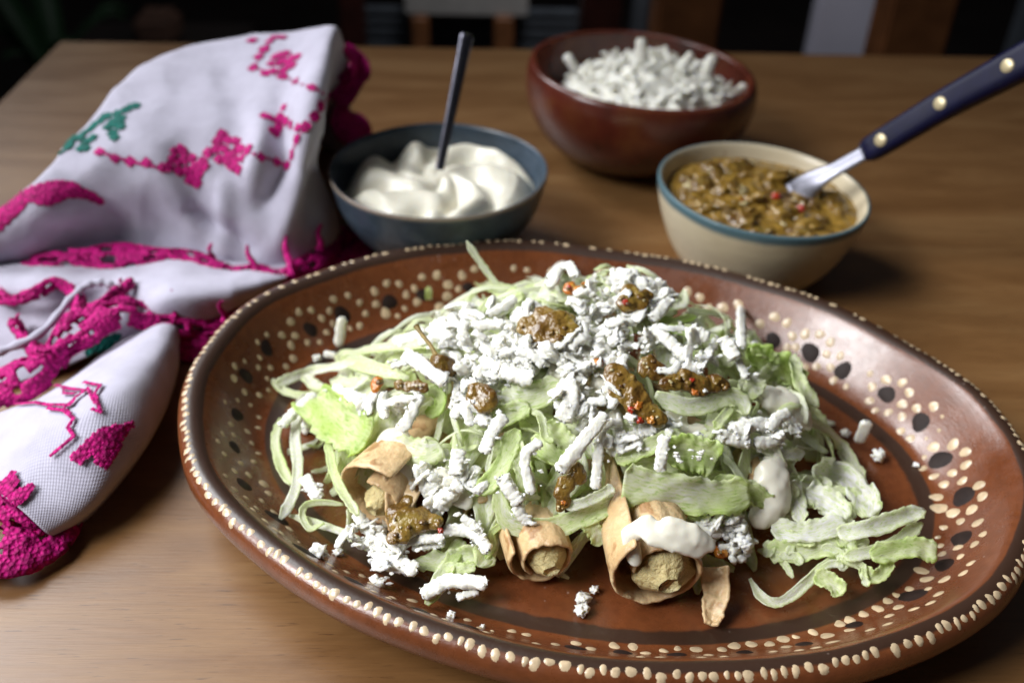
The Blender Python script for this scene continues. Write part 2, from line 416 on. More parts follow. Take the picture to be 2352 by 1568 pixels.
def board(px0, px1, py0, py1, y, thick):
    """a flat-fronted board whose front face stands at depth y"""
    a = at_y(px0, py1, y); b = at_y(px1, py0, y)
    return bx((a.x + b.x) / 2, y + thick / 2, (a.z + b.z) / 2, abs(b.x - a.x), thick, abs(b.z - a.z), .003)
ch = tag(empty('wooden_chair', (.45, 1.1, -.75)), 'brown wooden chair with two broad back posts behind the right of the table', 'chair')
def to_floor(px0, px1, y, th, top=-30):
    a = at_y(px0, 60, y); b = at_y(px1, 60, y); zt = at_y((px0 + px1) / 2, top, y).z
    return bx((a.x + b.x) / 2, y + th / 2, (zt - .75) / 2, b.x - a.x, th, zt + .75, .004)
for p0, p1 in ((1505, 1655), (2035, 2190)):
    V, F = to_floor(p0, p1, 1.06, .05, -160); mesh_obj('back_post', V, F, M['brown'], ch, smooth=False)
V, F = board(1655, 2035, -160, -60, 1.07, .03); mesh_obj('back_rail', V, F, M['brown'], ch, smooth=False)
V, F = bx(at_y(1845, 60, 1.2).x, 1.32, -.32, .42, .4, .04, .005); mesh_obj('seat', V, F, M['brown'], ch, smooth=False)
for x in (at_y(1600, 60, 1.2).x, at_y(2090, 60, 1.2).x):
    V, F = bx(x, 1.49, -.545, .045, .045, .41, .004); mesh_obj('leg', V, F, M['brown'], ch, smooth=False)
gp = board(1815, 2045, -120, 330, 1.62, .03)
o = mesh_obj('grey_panel', *gp, M['greypanel'], smooth=False); tag(o, 'pale grey cupboard seen between the two brown chair posts', 'panel')  # only a plain upright panel behind the chair posts
V, F = board(1425, 1505, -120, 330, 1.62, .03); o = mesh_obj('grey_board', V, F, M['slat'], smooth=False); tag(o, 'narrow dim grey board left of the brown chair', 'board')
V, F = board(2255, 2420, -60, 330, 1.62, .03); o = mesh_obj('wall_board', V, F, M['slat'], smooth=False); tag(o, 'dim grey board at the right edge behind the table', 'board')
V, F = to_floor(1335, 1425, 1.3, .05, -100); o = mesh_obj('dark_post', V, F, M['redwood'], smooth=False); tag(o, 'dark red wooden post behind the cheese bowl', 'post')
# pale bench with slats behind
be = tag(empty('slatted_bench', (.05, 1.7, -.75)), 'dark wooden bench with a pale seat and grey slats behind the cream bowl', 'bench')
V, F = board(930, 1215, -40, 36, 1.55, .35); mesh_obj('seat', V, F, M['white_cush'], be, smooth=False)
for p0, p1, mt in ((780, 835, 'redwood'), (945, 985, 'brown'), (1135, 1180, 'brown')):
    V, F = to_floor(p0, p1, 1.54, .05, 40 if mt == 'brown' else -60); mesh_obj('leg', V, F, M[mt], be, smooth=False)
for k, (p0, p1) in enumerate(((835, 945), (985, 1135), (1180, 1330))):
    for j, (a, b) in enumerate(((22, 34), (44, 58), (68, 84), (94, 112))):
        V, F = board(p0, p1, a + 3 * k, b + 3 * k, 1.60, .02); mesh_obj('slat', V, F, M['slat'], be, smooth=False)
# potted plant
pl = tag(empty('potted_plant', at_y(118, 90, 1.9).to_tuple()), 'dark green potted plant in shadow beyond the left table corner', 'plant')
pc = at_y(118, 90, 1.9)
V, F = tube([(pc.x, 1.9, -.74), (pc.x, 1.9, pc.z - .14)], [.08, .12], 20); mesh_obj('pot', V, F, M['pot'], pl)
for k in range(14):
    a = R.random() * 6.28; l = R.uniform(.10, .2); base = Vector((pc.x, 1.9, pc.z - .14)); G = []
    for i in range(7):
        t = i / 6; c = base + Vector((math.cos(a) * l * t, math.sin(a) * l * t, l * 1.3 * math.sin(t * 2.0)))
        s = Vector((-math.sin(a), math.cos(a), 0)) * (.028 * math.sin(math.pi * (t * .9 + .08)))
        G += [c - s, c + Vector((0, 0, .004)), c + s]
    solid(mesh_obj('leaf', G, grid_faces(7, 3), M['leafdark'], pl), .001)
V, F = join([bx(at_y(365, 60, 1.8).x, 1.8, at_y(365, 60, 1.8).z, .07, .08, .05, .01)])
V = [v for v in V]
cl_ = mesh_obj('storage_box', V, F, M['pot'], smooth=False); cl_.scale = (1, 1, 1)
tag(cl_, 'dim brown box in shadow behind the table, above the cloth', 'box')
V2, F2 = bx(at_y(365, 60, 1.8).x, 1.8, (at_y(365, 60, 1.8).z - .025 - .75) / 2, .3, .2, at_y(365, 60, 1.8).z - .025 + .75, .005)
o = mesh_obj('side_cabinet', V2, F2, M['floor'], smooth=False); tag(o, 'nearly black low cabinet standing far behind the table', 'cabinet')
#==PLATE==
# ------------------------------------------------------------------ the oval platter
PC = Vector((0.0511, 0.3384, 0)); PA, PB = 0.1815, 0.1355; PROT = -0.2562
def ell(phi, off):
    ca, sa = math.cos(phi), math.sin(phi)
    n = Vector((ca / PA, sa / PB, 0)).normalized()
    p = Vector((PA * ca, PB * sa, 0)) + n * off
    c, s = math.cos(PROT), math.sin(PROT)
    return Vector((c * p.x - s * p.y, s * p.x + c * p.y, 0)) + PC, Vector((c * n.x - s * n.y, s * n.x + c * n.y, 0))
# profile: (offset from the rim line, height, v)
PROF = [(-.110, .0088, .10), (-.08, .0086, .18), (-.055, .0084, .24), (-.042, .0084, .27), (-.036, .0085, .292), (-.0335, .0087, .305), (-.0295, .0094, .343),
        (-.0265, .0108, .38), (-.0225, .0140, .43), (-.0185, .0183, .48), (-.0145, .0232, .53), (-.0108, .0280, .58), (-.0078, .0318, .618), (-.0052, .0345, .65), (-.0025, .0358, .68),
        (.0004, .0357, .705), (.0028, .0344, .725), (.0046, .0315, .75), (.0048, .0275, .78), (.0035, .0235, .81), (.0005, .0195, .84),
        (-.005, .0140, .87), (-.013, .0080, .91), (-.022, .0035, .94), (-.030, .0006, .97), (-.075, .0006, .99)]
def interp(s):
    for a, b in zip(PROF, PROF[1:]):
        if a[2] <= s <= b[2]:
            t = (s - a[2]) / (b[2] - a[2]); return a[0] + (b[0] - a[0]) * t, a[1] + (b[1] - a[1]) * t
    return PROF[-1][0], PROF[-1][1]
def wobble(phi): return .0008 * math.sin(3 * phi + 1) + .0006 * math.sin(7 * phi) + .0004 * math.sin(13 * phi + 2)
def plate_pt(phi, s, lift=0.0):
    o1, z1 = interp(s)
    p, n = ell(phi, o1); k = max(0, (s - .3)) if s < .75 else .45 * max(0, (1 - s) / .25)
    w_ = wobble(phi) * min(1, k * 3)
    if lift:
        oa, za = interp(s - .006); ob, zb = interp(s + .006)
        t = Vector((ob - oa, zb - za)).normalized(); nn = Vector((-t.y, t.x))
        return p + n * (w_ + nn.x * lift) + Vector((0, 0, z1 + w_ * .5 + nn.y * lift))
    return p + n * w_ + Vector((0, 0, z1 + w_ * .5))
plate = tag(empty('platter', (PC.x, PC.y, 0)), 'oval brown terracotta platter painted with cream and black dots, holding the rolled tacos', 'platter')
def build_plate():
    NP = 240; V = []; UV = []
    dense = []
    for a, b in zip(PROF, PROF[1:]):
        n = 2
        for k in range(n): dense.append(a[2] + (b[2] - a[2]) * k / n)
    dense.append(PROF[-1][2])
    for i in range(NP):
        ph = 2 * math.pi * i / NP
        dl = .036 * min(1, max(0, .5 + math.sin(ph + PROT - .5)))
        for s in dense: V.append(plate_pt(ph, s)); UV.append((i / NP, s + dl * max(0, 1 - abs(s - .645) / .05)))
    F = [f[::-1] for f in grid_faces(NP, len(dense), closed_u=True)]
    n0 = len(V); V.append(Vector((PC.x, PC.y, .0088))); UV.append((0, .05)); V.append(Vector((PC.x, PC.y, .0006))); UV.append((0, 1.0))
    L = len(dense)
    for i in range(NP):
        j = (i + 1) % NP
        F.append((n0, i * L, j * L)); F.append((n0 + 1, j * L + L - 1, i * L + L - 1))
    o = mesh_obj('dish', V, F, M['plate'], plate); uvmap(o, 'prof', UV); return o
dish = build_plate()
# find (phi, s) on the platter under a sight line
NPH, SS = 720, np.linspace(.20, .735, 160)
_PG = np.array([[tuple(plate_pt(2 * math.pi * i / NPH, s)) for s in SS] for i in range(NPH)])
_d = _PG - np.array(CAMP); _dz = _d @ np.array(FW)
_PX = np.stack([1176 + FPX * (_d @ np.array(RT)) / _dz, 784 - FPX * (_d @ np.array(UP)) / _dz], -1)
def plate_find(px, py):
    e = (_PX[..., 0] - px) ** 2 + (_PX[..., 1] - py) ** 2
    # the nearest wall hides the far side of itself: prefer small depth only among near-equal matches
    i, j = np.unravel_index(np.argmin(e), e.shape); return 2 * math.pi * i / NPH, SS[j]
def arc(phi): return math.hypot(PA * math.sin(phi), PB * math.cos(phi))
def slip_dot(name, phi, s, rx, ry, mat, h=.00035, rings=3, seg=14, drip=0.0):
    """a low blob of painted slip that follows the platter's surface; rx along the rim, ry across it (metres)"""
    o0, z0 = interp(s); o1, z1 = interp(s + .01); per = math.hypot(o1 - o0, z1 - z0) / .01
    ra = arc(phi); sd = R.random() * 9
    V = [plate_pt(phi, s, h)]
    for k in range(1, rings + 1):
        q = k / rings
        for j in range(seg):
            a = 2 * math.pi * j / seg; w_ = 1 + .10 * math.sin(2 * a + sd) + .06 * math.sin(3 * a + sd * 2)
            dy = ry * q * math.sin(a) * w_
            if drip and dy > 0: dy *= 1 + drip
            V.append(plate_pt(phi + rx * q * math.cos(a) * w_ / ra, s + dy / max(per, .02), h * (1 - q * q) - (.00006 if k == rings else 0)))
    F = [(0, 1 + j, 1 + (j + 1) % seg) for j in range(seg)]
    for k in range(rings - 1):
        for j in range(seg):
            a = 1 + k * seg + j; b = 1 + k * seg + (j + 1) % seg
            F.append((a, a + seg, b + seg, b))
    return mesh_obj(name, V, F, mat, plate)
BLACK = [(894,694,36),(787,724,42),(714,756,35),(613,799,38),(564,863,40),(974,678,30),(545,951,40),(539,1025,38),(561,1113,48),(636,1190,60),(675,1259,62),(797,1331,55),(951,1402,50),(1075,1439,55),
         (1323,1488,50),(1429,1498,45),(1556,1503,45),(1711,1497,42),(1848,1477,45),(1963,1434,42),(2097,1368,85),(2169,1298,55),(2207,1236,58),(2211,1139,65),(2160,1058,55),(2113,968,46),(2038,906,42),(1937,853,42),(1859,809,45),(1776,783,38),(1076,660,26),(1266,640,26)]
T4 = [(2310,385,35),(1980,445,38),(2095,455,35),(1880,520,42),(2240,495,35),(2165,550,38),(1885,640,40),(2255,620,42),(1970,720,55),(2160,675,30),(2085,745,28),(1505,590,38),(1625,560,33),(1745,620,33),(1790,730,35),(1740,835,38),(1455,700,35),(1385,770,38),(1300,690,35),(1185,705,38),(1110,795,42),(1150,925,42),(1020,925,40),(1435,900,35),(1375,985,30),(1260,990,36),(1110,1015,45),(1120,1140,45),(890,915,28),(795,990,28),(820,1125,30),(800,1220,33),(920,1220,35),(1060,1215,38),(895,1320,30),(680,1170,25),(590,1205,38),(585,1320,45),(680,1440,40),(815,1470,38),(905,1425,30),(500,1530,25),(615,1520,27),(1500,815,35),(1650,865,28)]
Z2 = [(320,40,22),(290,90,22),(390,50,22),(470,30,25),(535,8,20),(495,100,22),(330,165,25),(540,165,20),(430,220,25),(510,210,25),(390,270,28),(480,290,32),(335,300,22),(570,350,38),(600,410,30),(360,370,25),(460,435,22),(560,455,28),(525,495,25),(465,495,25),(490,555,30),(635,520,32),(730,620,32),(570,615,30),(675,645,32),(785,705,16),(910,740,32),(975,845,28),(1080,885,28),(980,885,30),(1175,910,28),(1130,1000,25),(1225,960,28),(1215,1005,28),(1360,1045,30),(1480,1060,38),(1290,1055,25),(1610,1150,30),(1645,1195,28),(1820,1185,32),(1895,1225,32),(1970,1250,16),(1920,1270,28),(2090,1250,32),(2190,1275,32)]
Z3 = [(1080,115,18),(1125,95,12),(1075,170,22),(1185,120,16),(1185,245,20),(1120,230,20),(1090,265,10),(1030,275,12),(1150,295,14),(1190,350,14),(1185,395,16),(1060,380,18),(1135,415,18),(1075,430,18),(1020,425,16),(1155,470,18),(1005,460,18),(1030,515,20),(1185,515,15)]
BT = [(15,525,25),(110,532,28),(200,525,28),(270,550,32),(385,538,30),(470,543,30),(540,570,30),(530,600,25),(625,560,25),(610,592,30),(695,545,22),(775,558,33),(840,583,28),(900,557,30),(915,590,25),(820,610,30),(950,525,33),(1040,513,30),(1130,530,30),(1200,500,33),(1215,543,30),(1150,565,25),(1245,472,20),(1275,558,28),(1335,468,28),(1410,485,42),(1435,520,38),(1370,548,30),(1490,390,32),(1470,432,30),(1515,462,30),(1555,362,28),(1655,357,32),(1750,353,32),(1705,390,30),(1700,320,28),(1725,283,22),(1805,262,25),(1890,262,25),(1945,290,32),(1905,333,30),(1825,362,30),(1700,432,30),(1617,460,28),(1850,177,35),(1885,215,35),(1970,220,35),(2060,190,28),(2095,143,25),(2045,108,25),(1960,100,25),(1950,57,22),(2035,68,28),(2115,50,28),(1920,15,16),(2155,2,25)]
RZ = [(495,12,28),(280,50,27),(308,105,22),(380,115,25),(458,72,30),(455,138,28),(530,90,28),(625,85,30),(447,215,27),(502,257,28),(585,257,12),(653,213,13),(672,138,12),(627,303,37),(728,283,37),(792,327,34),(795,393,33),(573,355,17),(566,420,22),(727,443,30),(777,483,30),(623,458,28),(678,503,31),(868,503,36),(885,570,36),(825,637,40),(730,656,42),(645,627,45),(625,570,35),(765,697,30),(862,707,36),(677,732,25),(628,782,18),(888,762,30),(845,820,30),(657,827,25),(755,843,30),(768,886,30),(668,880,30)]
TP = [(37,188,18),(80,225,20),(85,270,20),(52,313,22),(130,242,14),(143,188,18),(192,162,15),(342,158,13),(392,167,12),(485,175,18),(685,180,18),(1030,255,20),(1080,275,18),(1107,318,18),(1168,313,22),(1227,303,20),(1315,378,20),(1372,350,21),(1422,375,20),(1440,427,20),(1495,420,22),(1552,420,20),(1592,452,20),(1415,470,18),(1450,467,18),(1580,500,18),(1630,507,18),(1487,550,18),(1537,547,18),(1592,550,18),(1605,603,18),(1745,575,14),(1757,628,20),(1812,600,22),(1873,610,20),(1650,622,14)]
CREAM = []
for lst, ox, oy, k in ((T4, 392, 539, .25), (Z2, 392, 980, .375), (Z3, 0, 784, .5), (BT, 1225, 1225, .4791), (RZ, 1878, 898, .4271), (TP, 980, 523, .5833)):
    for x, y, r in lst:
        q = (ox + x * k, oy + y * k, r * k)
        if all(math.hypot(q[0] - c[0], q[1] - c[1]) > 8 for c in CREAM): CREAM.append(q)
for x, y, wd in BLACK:
    ph, s = plate_find(x, y); s = min(max(s, .37), .585); r = wpx(plate_pt(ph, s), wd) / 2
    r = min(max(r * 1.15, .0030), .0062)
    slip_dot('black_dot', ph, s, r, r * .92, M['black_dot'], .00055, 4, 18)
for x, y, r in CREAM:
    ph, s = plate_find(x, y); rr = wpx(plate_pt(ph, s), r) * 1.08; s = min(max(s, .352), .60)
    slip_dot('cream_dot', ph, s, rr, rr * .95, M['cream_dot'], .0004)
ph = 0.0
while ph < 2 * math.pi - .02:
    rx = R.uniform(.0011, .0021)
    p = plate_pt(ph, .70)
    back = p.y > .40
    if R.random() > (.22 if back else .03):
        slip_dot('rim_bead', ph, R.uniform(.694, .706) if back else R.uniform(.704, .720), rx, R.uniform(.0014, .0023), M['cream_dot'], .0003, 3, 12, drip=R.choice((0, .3, .6)))
    ph += (2 * rx + R.uniform(.0006, .0016)) / arc(ph)
#==BOWLS==
# ------------------------------------------------------------------ bowls
def lathe(name, cx, cy, prof, mat, parent, seg=96, shear=0.0, sax=(1, 0), k=1.0):
    prof = [(a_ * k, b_ * k) for a_, b_ in prof]
    V = []; UV = []; n = len(prof); P = catmull(prof, n * 4); zt = max(p[1] for p in prof)
    for i in range(seg):
        a = 2 * math.pi * i / seg; wb = 1 + .006 * math.sin(2 * a + 1) + .003 * math.sin(5 * a)
        for k, (r, z) in enumerate(P):
            x, y = r * math.cos(a) * wb, r * math.sin(a) * wb
            V.append((cx + x, cy + y, z + shear * (x * sax[0] + y * sax[1]) * (z / zt) ** 2)); UV.append((i / seg, k / (len(P) - 1)))
    F = grid_faces(seg, len(P), closed_u=True)
    o = mesh_obj(name, V, F, mat, parent); uvmap(o, 'prof', UV); return o
def fdisc(cx, cy, rad_, zf, n=70):
    V = []
    for i in range(n):
        for j in range(n):
            u, v = 2 * i / (n - 1) - 1, 2 * j / (n - 1) - 1
            x = u * math.sqrt(1 - v * v / 2) * rad_; y = v * math.sqrt(1 - u * u / 2) * rad_
            V.append((cx + x, cy + y, zf(x / rad_, y / rad_)))
    return V, grid_faces(n, n)
# blue-grey bowl with cream
GX, GY = -.0222, .532
gb = tag(empty('small_bowl', (GX, GY, 0)), 'blue-grey stoneware bowl filled with thick white cream, beside the cloth', 'bowl')
lathe('bowl_body', GX, GY, [(.0, .004), (.02, .0045), (.034, .009), (.048, .020), (.057, .034), (.0612, .048), (.0630, .0545), (.0645, .0560), (.0655, .0545), (.0640, .047), (.0605, .034), (.051, .018), (.038, .006), (.030, .002), (.028, .0), (.0, .0)], M['bluebowl'], gb, k=.97)
def cream_z(u, v):
    r = math.hypot(u, v); a = math.atan2(v, u)
    z = .0378 + .011 * (1 - r * r) 
    sw = math.sin(3 * a + 7 * r + 2.5 * N((u, v, 0), 1.6, 3)) * .0042 * (r * 1.4 if r < .7 else 1) * max(0, 1 - max(0, r - .8) * 4)
    z += abs(sw) * 2.2 - .002 + .004 * N((u, v, 0), 2.6, 11) + .0016 * math.sin(9 * u + 5 * v + 4 * N((u, v, 1), 2, 5))
    return z
V, F = fdisc(GX, GY, .0572, cream_z, 110)
o = mesh_obj('sour_cream', V, F, M['crema']); tag(o, 'thick swirled white cream in the blue-grey bowl', 'cream')
# the spoon standing in the cream
a = at_y(1015, 362, GY + .004); b = at_y(1073, 78, GY + .035)
sp_ = tag(empty('cream_spoon', a.to_tuple()), 'thin dark metal spoon standing upright in the cream', 'spoon')
pts = [tuple(a + (a - b) * .10), tuple(a), tuple(a.lerp(b, .3)), tuple(a.lerp(b, .6)), tuple(a.lerp(b, .9)), tuple(b)]
V, F = tube(catmull(pts, 24), list(np.interp(np.linspace(0, 1, 24), [0, .15, .5, .95, 1], [.0026, .0025, .0032, .0042, .0028])), 12, ref=(0, 1, 0), flat=.35)
mesh_obj('handle', V, F, M['dark_steel'], sp_)
V, F = lump(a + (a - b) * .33, .009, 0, 1, 2, .3, nrm=(b - a).normalized()); mesh_obj('spoon_head', V, F, M['dark_steel'], sp_)

# red clay bowl with cheese
RX, RY = .1145, .668
rb = tag(empty('clay_bowl', (RX, RY, 0)), 'dark red lacquered clay bowl heaped with grated white cheese, farthest back', 'bowl')
lathe('bowl_body', RX, RY, [(.0, .006), (.03, .007), (.052, .018), (.064, .034), (.0685, .048), (.0685, .057), (.0680, .0605), (.0705, .0620), (.0735, .0600), (.0755, .050), (.0735, .036), (.065, .020), (.050, .007), (.036, .001), (.030, .0), (.0, .0)], M['redbowl'], rb, shear=-.055, k=1.065)
def cheese_heap(u, v):
    r2 = min(1, u * u + v * v)
    return .040 + .028 * (1 - r2) ** .7 + .006 * N((u, v, 0), 3, 2) + .007 * N((u, v, 0), 7, 5)
V, F = fdisc(RX + .004, RY - .003, .0645, cheese_heap, 60)
o = mesh_obj('grated_cheese', V, F, M['cheese']); tag(o, 'white grated cheese heaped in the dark red bowl', 'cheese', kind='stuff')

def shred(name, p0, p1, wd, bend=0.0, nrm=(0, 0, 1), mid=None, mat='cheese', rough=.16, flat=.62, seg=8, n=12, seed=None, groove=.3):
    """a coarse grater shred: a bent, crumbly bar with torn ends"""
    p0, p1 = Vector(p0), Vector(p1); nrm = Vector(nrm); seed = R.random() * 90 if seed is None else seed
    if mid is None: mid = (p0 + p1) / 2 + nrm * bend
    C = catmull([tuple(p0), tuple(mid), tuple(p1)], n); C, T = frames(C); V = []
    nr = np.array(nrm); Ln = float(np.linalg.norm(C[-1] - C[0]))
    for k in range(n):
        t = k / (n - 1); s = np.cross(T[k], nr); s /= np.linalg.norm(s) + 1e-9; u = np.cross(s, T[k])
        endt = min(1, min(t, 1 - t) * n * .8 + .45)
        for j in range(seg):
            a = 2 * math.pi * j / seg + .3; ca, sa = math.cos(a), math.sin(a)
            q = (abs(ca) ** 5 + abs(sa) ** 5) ** (-1 / 5)
            ll = t * Ln / wd
            rr = wd / 2 * q * endt * (1 + rough * 1.5 * N((ca * .8, sa * .8, ll * .5), 2.0, seed) + rough * 1.5 * N((ca, sa, ll * 1.3), 2.6, seed + 5) + rough * .9 * N((ca * 2, sa * 2, ll * 3), 2.6, seed + 15))
            y = sa * flat
            if sa < 0: y *= (1 - groove * abs(ca) * 0 - groove)
            V.append(C[k] + rr * (ca * s + y * u) + T[k] * (rough * wd * .9 * N((ca, sa, t * 2), 2.5, seed + 20) if k in (0, n - 1) else 0))
    F = [f[::-1] for f in grid_faces(n, seg, closed_v=True)]
    F.append(tuple(range(seg))); F.append(tuple(len(V) - 1 - j for j in range(seg)))
    return V, F
for k in range(150):
    r = math.sqrt(R.random()) * .92; a = R.random() * 6.283; u, v = r * math.cos(a), r * math.sin(a)
    c = Vector((RX + .004 + u * .0645, RY - .003 + v * .0645, cheese_heap(u, v) + R.uniform(0, .004))); d = Vector((R.uniform(-1, 1), R.uniform(-1, 1), R.uniform(-.3, .7))).normalized() * R.uniform(.003, .009)
    V, F = shred('s', c - d, c + d, R.uniform(.0018, .0036), R.uniform(-.003, .003), rough=.34, seg=9, n=14, flat=R.uniform(.4, .9))
    o = mesh_obj('cheese_shred', V, F, M['cheese']); tag(o, 'blurred white cheese shred lying in the dark red bowl', 'cheese shred', 'cheese shreds in the dark red bowl')
for (x0, y0, x1, y1, wd, lb) in ((1480, 148, 1470, 88, 26, 'tallest white cheese shred standing up from the middle of the red bowl'), (1612, 190, 1640, 128, 26, 'white cheese shred pointing up near the right side of the red bowl'), (1560, 165, 1590, 125, 24, 'white cheese shred leaning up right of the tallest one in the red bowl'), (1660, 225, 1715, 200, 22, 'white cheese shred resting against the right rim of the red bowl'), (1325, 165, 1300, 125, 22, 'white cheese shred at the shaded left of the red bowl heap')):
    p0, p1 = at_y(x0, y0, RY - .012), at_y(x1, y1, RY - .006)
    V, F = shred('s', p0, p1, wpx(p0, wd), .001, (0, -1, .3)); tag(mesh_obj('cheese_shred', V, F, M['cheese']), lb, 'cheese shred')

# cream bowl with salsa
SX, SY = .1655, .5150
sb = tag(empty('small_bowl', (SX, SY, 0)), 'cream coloured bowl with a blue-green rim, full of green salsa', 'bowl')
lathe('bowl_body', SX, SY, [(.0, .006), (.02, .0065), (.036, .014), (.049, .030), (.0555, .043), (.0588, .0515), (.0605, .0545), (.0620, .0550), (.0630, .0535), (.0618, .046), (.0585, .034), (.052, .018), (.045, .007), (.040, .0015), (.036, .0), (.0, .0)], M['creambowl'], sb, shear=-.05, k=.965)
def salsa_z(u, v):
    r2 = u * u + v * v
    lean = max(0, -u * .6 + .35) 
    return .0445 - .002 * u + .008 * lean * max(0, 1 - r2) + .0028 * N((u, v, 0), 4, 7) * max(0, 1 - r2 * .8) + .0022 * N((u, v, 0), 9, 1) * max(0, 1 - r2 * .8)
V, F = fdisc(SX, SY, .0568, salsa_z, 90)
sl = tag(empty('salsa', (SX, SY, .043)), 'chunky brown-green tomatillo salsa filling the cream bowl', 'salsa')
mesh_obj('sauce', V, F, M['salsa_verde'], sl)
for k in range(90):
    r = math.sqrt(R.random()) * .80; a = R.random() * 6.283; u, v = r * math.cos(a), r * math.sin(a)
    if u > .25 and R.random() < .6: u = -u
    mt, nm = R.choice((('salsa_verde', 'tomatillo_chunk'), ('salsa_verde', 'tomatillo_chunk'), ('salsa', 'tomatillo_chunk'), ('onion', 'onion_piece'), ('salsa_dark', 'tomatillo_chunk')))
    V, F = lump((SX + u * .057, SY + v * .057, salsa_z(u, v) - .0002), R.uniform(.002, .0058) if nm != 'onion_piece' else R.uniform(.0012, .0026), .42, 1.4, 3, R.uniform(.45, .8), nrm=(R.uniform(-.6, .6), R.uniform(-.6, .6), 1), stretch=R.uniform(1, 1.7))
    mesh_obj(nm, V, F, M[mt], sl)
for (x, y, r) in ((1783, 452, 11), (1700, 463, 9), (1658, 348, 9), (1840, 480, 12)):
    c = at(x, y, .048); V, F = lump(c, wpx(c, r), .3, 1.4, 2, .7); mesh_obj('chili_piece', V, F, M['chili'], sl)
# ladle with a navy riveted handle
def handle_pt(px, py, y): return at_y(px, py, y)
h0, h1, h2, h3 = at_y(1868, 418, SY + .004), at_y(1985, 352, SY - .004), at_y(2175, 238, SY - .02), at_y(2440, 95, SY - .045)
ld = tag(empty('salsa_spoon', h0.to_tuple()), 'steel spoon with a navy blue riveted handle leaning in the salsa bowl', 'spoon')
path = catmull([tuple(h0 + (h0 - h1) * .35 - Vector((0, 0, .004))), tuple(h0), tuple(h0.lerp(h1, .5)), tuple(h1), tuple(h1.lerp(h2, .12))], 24)
V, F = tube(path, list(np.interp(np.linspace(0, 1, 24), [0, .25, .45, .8, 1], [.010, .0075, .0048, .0046, .0045])), 14, ref=(0, -.5, .86), flat=.28)
mesh_obj('neck', V, F, M['steel'], ld)
V, F = lump(h0 + (h0 - h1) * .55 - Vector((0, 0, .012)), .020, 0, 1, 3, .3, nrm=(.2, 0, 1)); mesh_obj('spoon_head', V, F, M['steel'], ld)
n_ = 40; path = catmull([tuple(h1), tuple(h1.lerp(h2, .5)), tuple(h2), tuple(h2.lerp(h3, .5)), tuple(h3)], n_)
C, T = frames(path); V = []; ref = np.array((0, -.62, .78)); seg = 20; FR = []
for k in range(n_):
    t = k / (n_ - 1); s = np.cross(T[k], ref); s /= np.linalg.norm(s); u = np.cross(s, T[k]); FR.append((s, u))
    wd = np.interp(t, [0, .03, .1, .5, 1], [.0050, .0066, .0072, .0078, .0095]); th = np.interp(t, [0, .03, 1], [.0035, .0052, .0062])
    for j in range(seg):
        a = 2 * math.pi * j / seg; ca, sa = math.cos(a), math.sin(a); q = (abs(ca) ** 4 + abs(sa) ** 4) ** -.25
        V.append(C[k] + s * ca * q * wd + u * sa * q * th)
F = grid_faces(n_, seg, closed_v=True); F.append(tuple(range(seg))[::-1]); F.append(tuple(len(V) - seg + j for j in range(seg)))
hd = mesh_obj('handle', V, F, M['handle'], ld)
for px, py in ((2028, 307), (2175, 225), (2323, 148)):
    k = int(np.argmin([((Vector(c) - CAMP).dot(RT) / depth(c) * FPX + 1176 - px) ** 2 for c in C])); s, u = FR[k]; th = np.interp(k / (n_ - 1), [0, .03, 1], [.0035, .0052, .0062])
    V, F = lump(C[k] + u * (th - .0002), .0036, 0, 1, 3, .28, nrm=tuple(u)); mesh_obj('rivet', V, F, M['brass'], hd)
#==CLOTH==
# ------------------------------------------------------------------ embroidered cloth
def shift(p, dx=0, dy=0, dz=0, z=None):
    q = Vector((p.x + dx, p.y + dy, p.z + dz))
    if z is not None: q.z = z
    return q
top = [(-60, 505, .045), (0, 485, .05), (75, 425, .062), (150, 335, .072), (240, 240, .083), (325, 172, .09), (420, 122, .094), (560, 97, .098), (660, 90, .101), (735, 80, .109), (768, 84, .108)]
bot = [(-60, 640), (0, 622), (100, 612), (200, 600), (300, 588), (400, 582), (470, 585), (560, 600), (650, 598), (725, 570), (775, 520)]
zb = .016
grid = []
for t, zf in ((0, .0), (.22, .30), (.46, .62), (.72, .86), (1, 1)):
    row = []
    for (tx, ty, tz), (bx_, by_) in zip(top, bot):
        k9 = {9: .6, 10: 1.0}.get(len(row), 0); row.append(at(bx_ + (tx - bx_) * t - 42 * k9 * math.sin(math.pi * t), by_ + (ty - by_) * t, zb + (tz - zb) * zf))
    grid.append(row)
last = grid[-1]
grid.append([shift(p, 0, .022, -.012) for p in last])
grid.append([shift(p, 0, .050, 0, z=p.z * .55) for p in last])
grid.append([shift(p, 0, .062, 0, z=.002) for p in last])
grid.insert(0, [shift(p, 0, .004, 0, z=.002) for p in grid[0]])
for r in grid:
    e = r[-1]; r.append(shift(e, -.006, .010, 0, z=max(.002, e.z * .78))); r.append(shift(e, -.024, .020, 0, z=max(.002, e.z * .35))); r.append(shift(e, -.030, .024, 0, z=.002))
cl = tag(empty('embroidered_cloth', at(500, 620, 0).to_tuple()), 'white cotton cloth with magenta and green embroidery and crochet edging, bunched left of the platter', 'cloth')
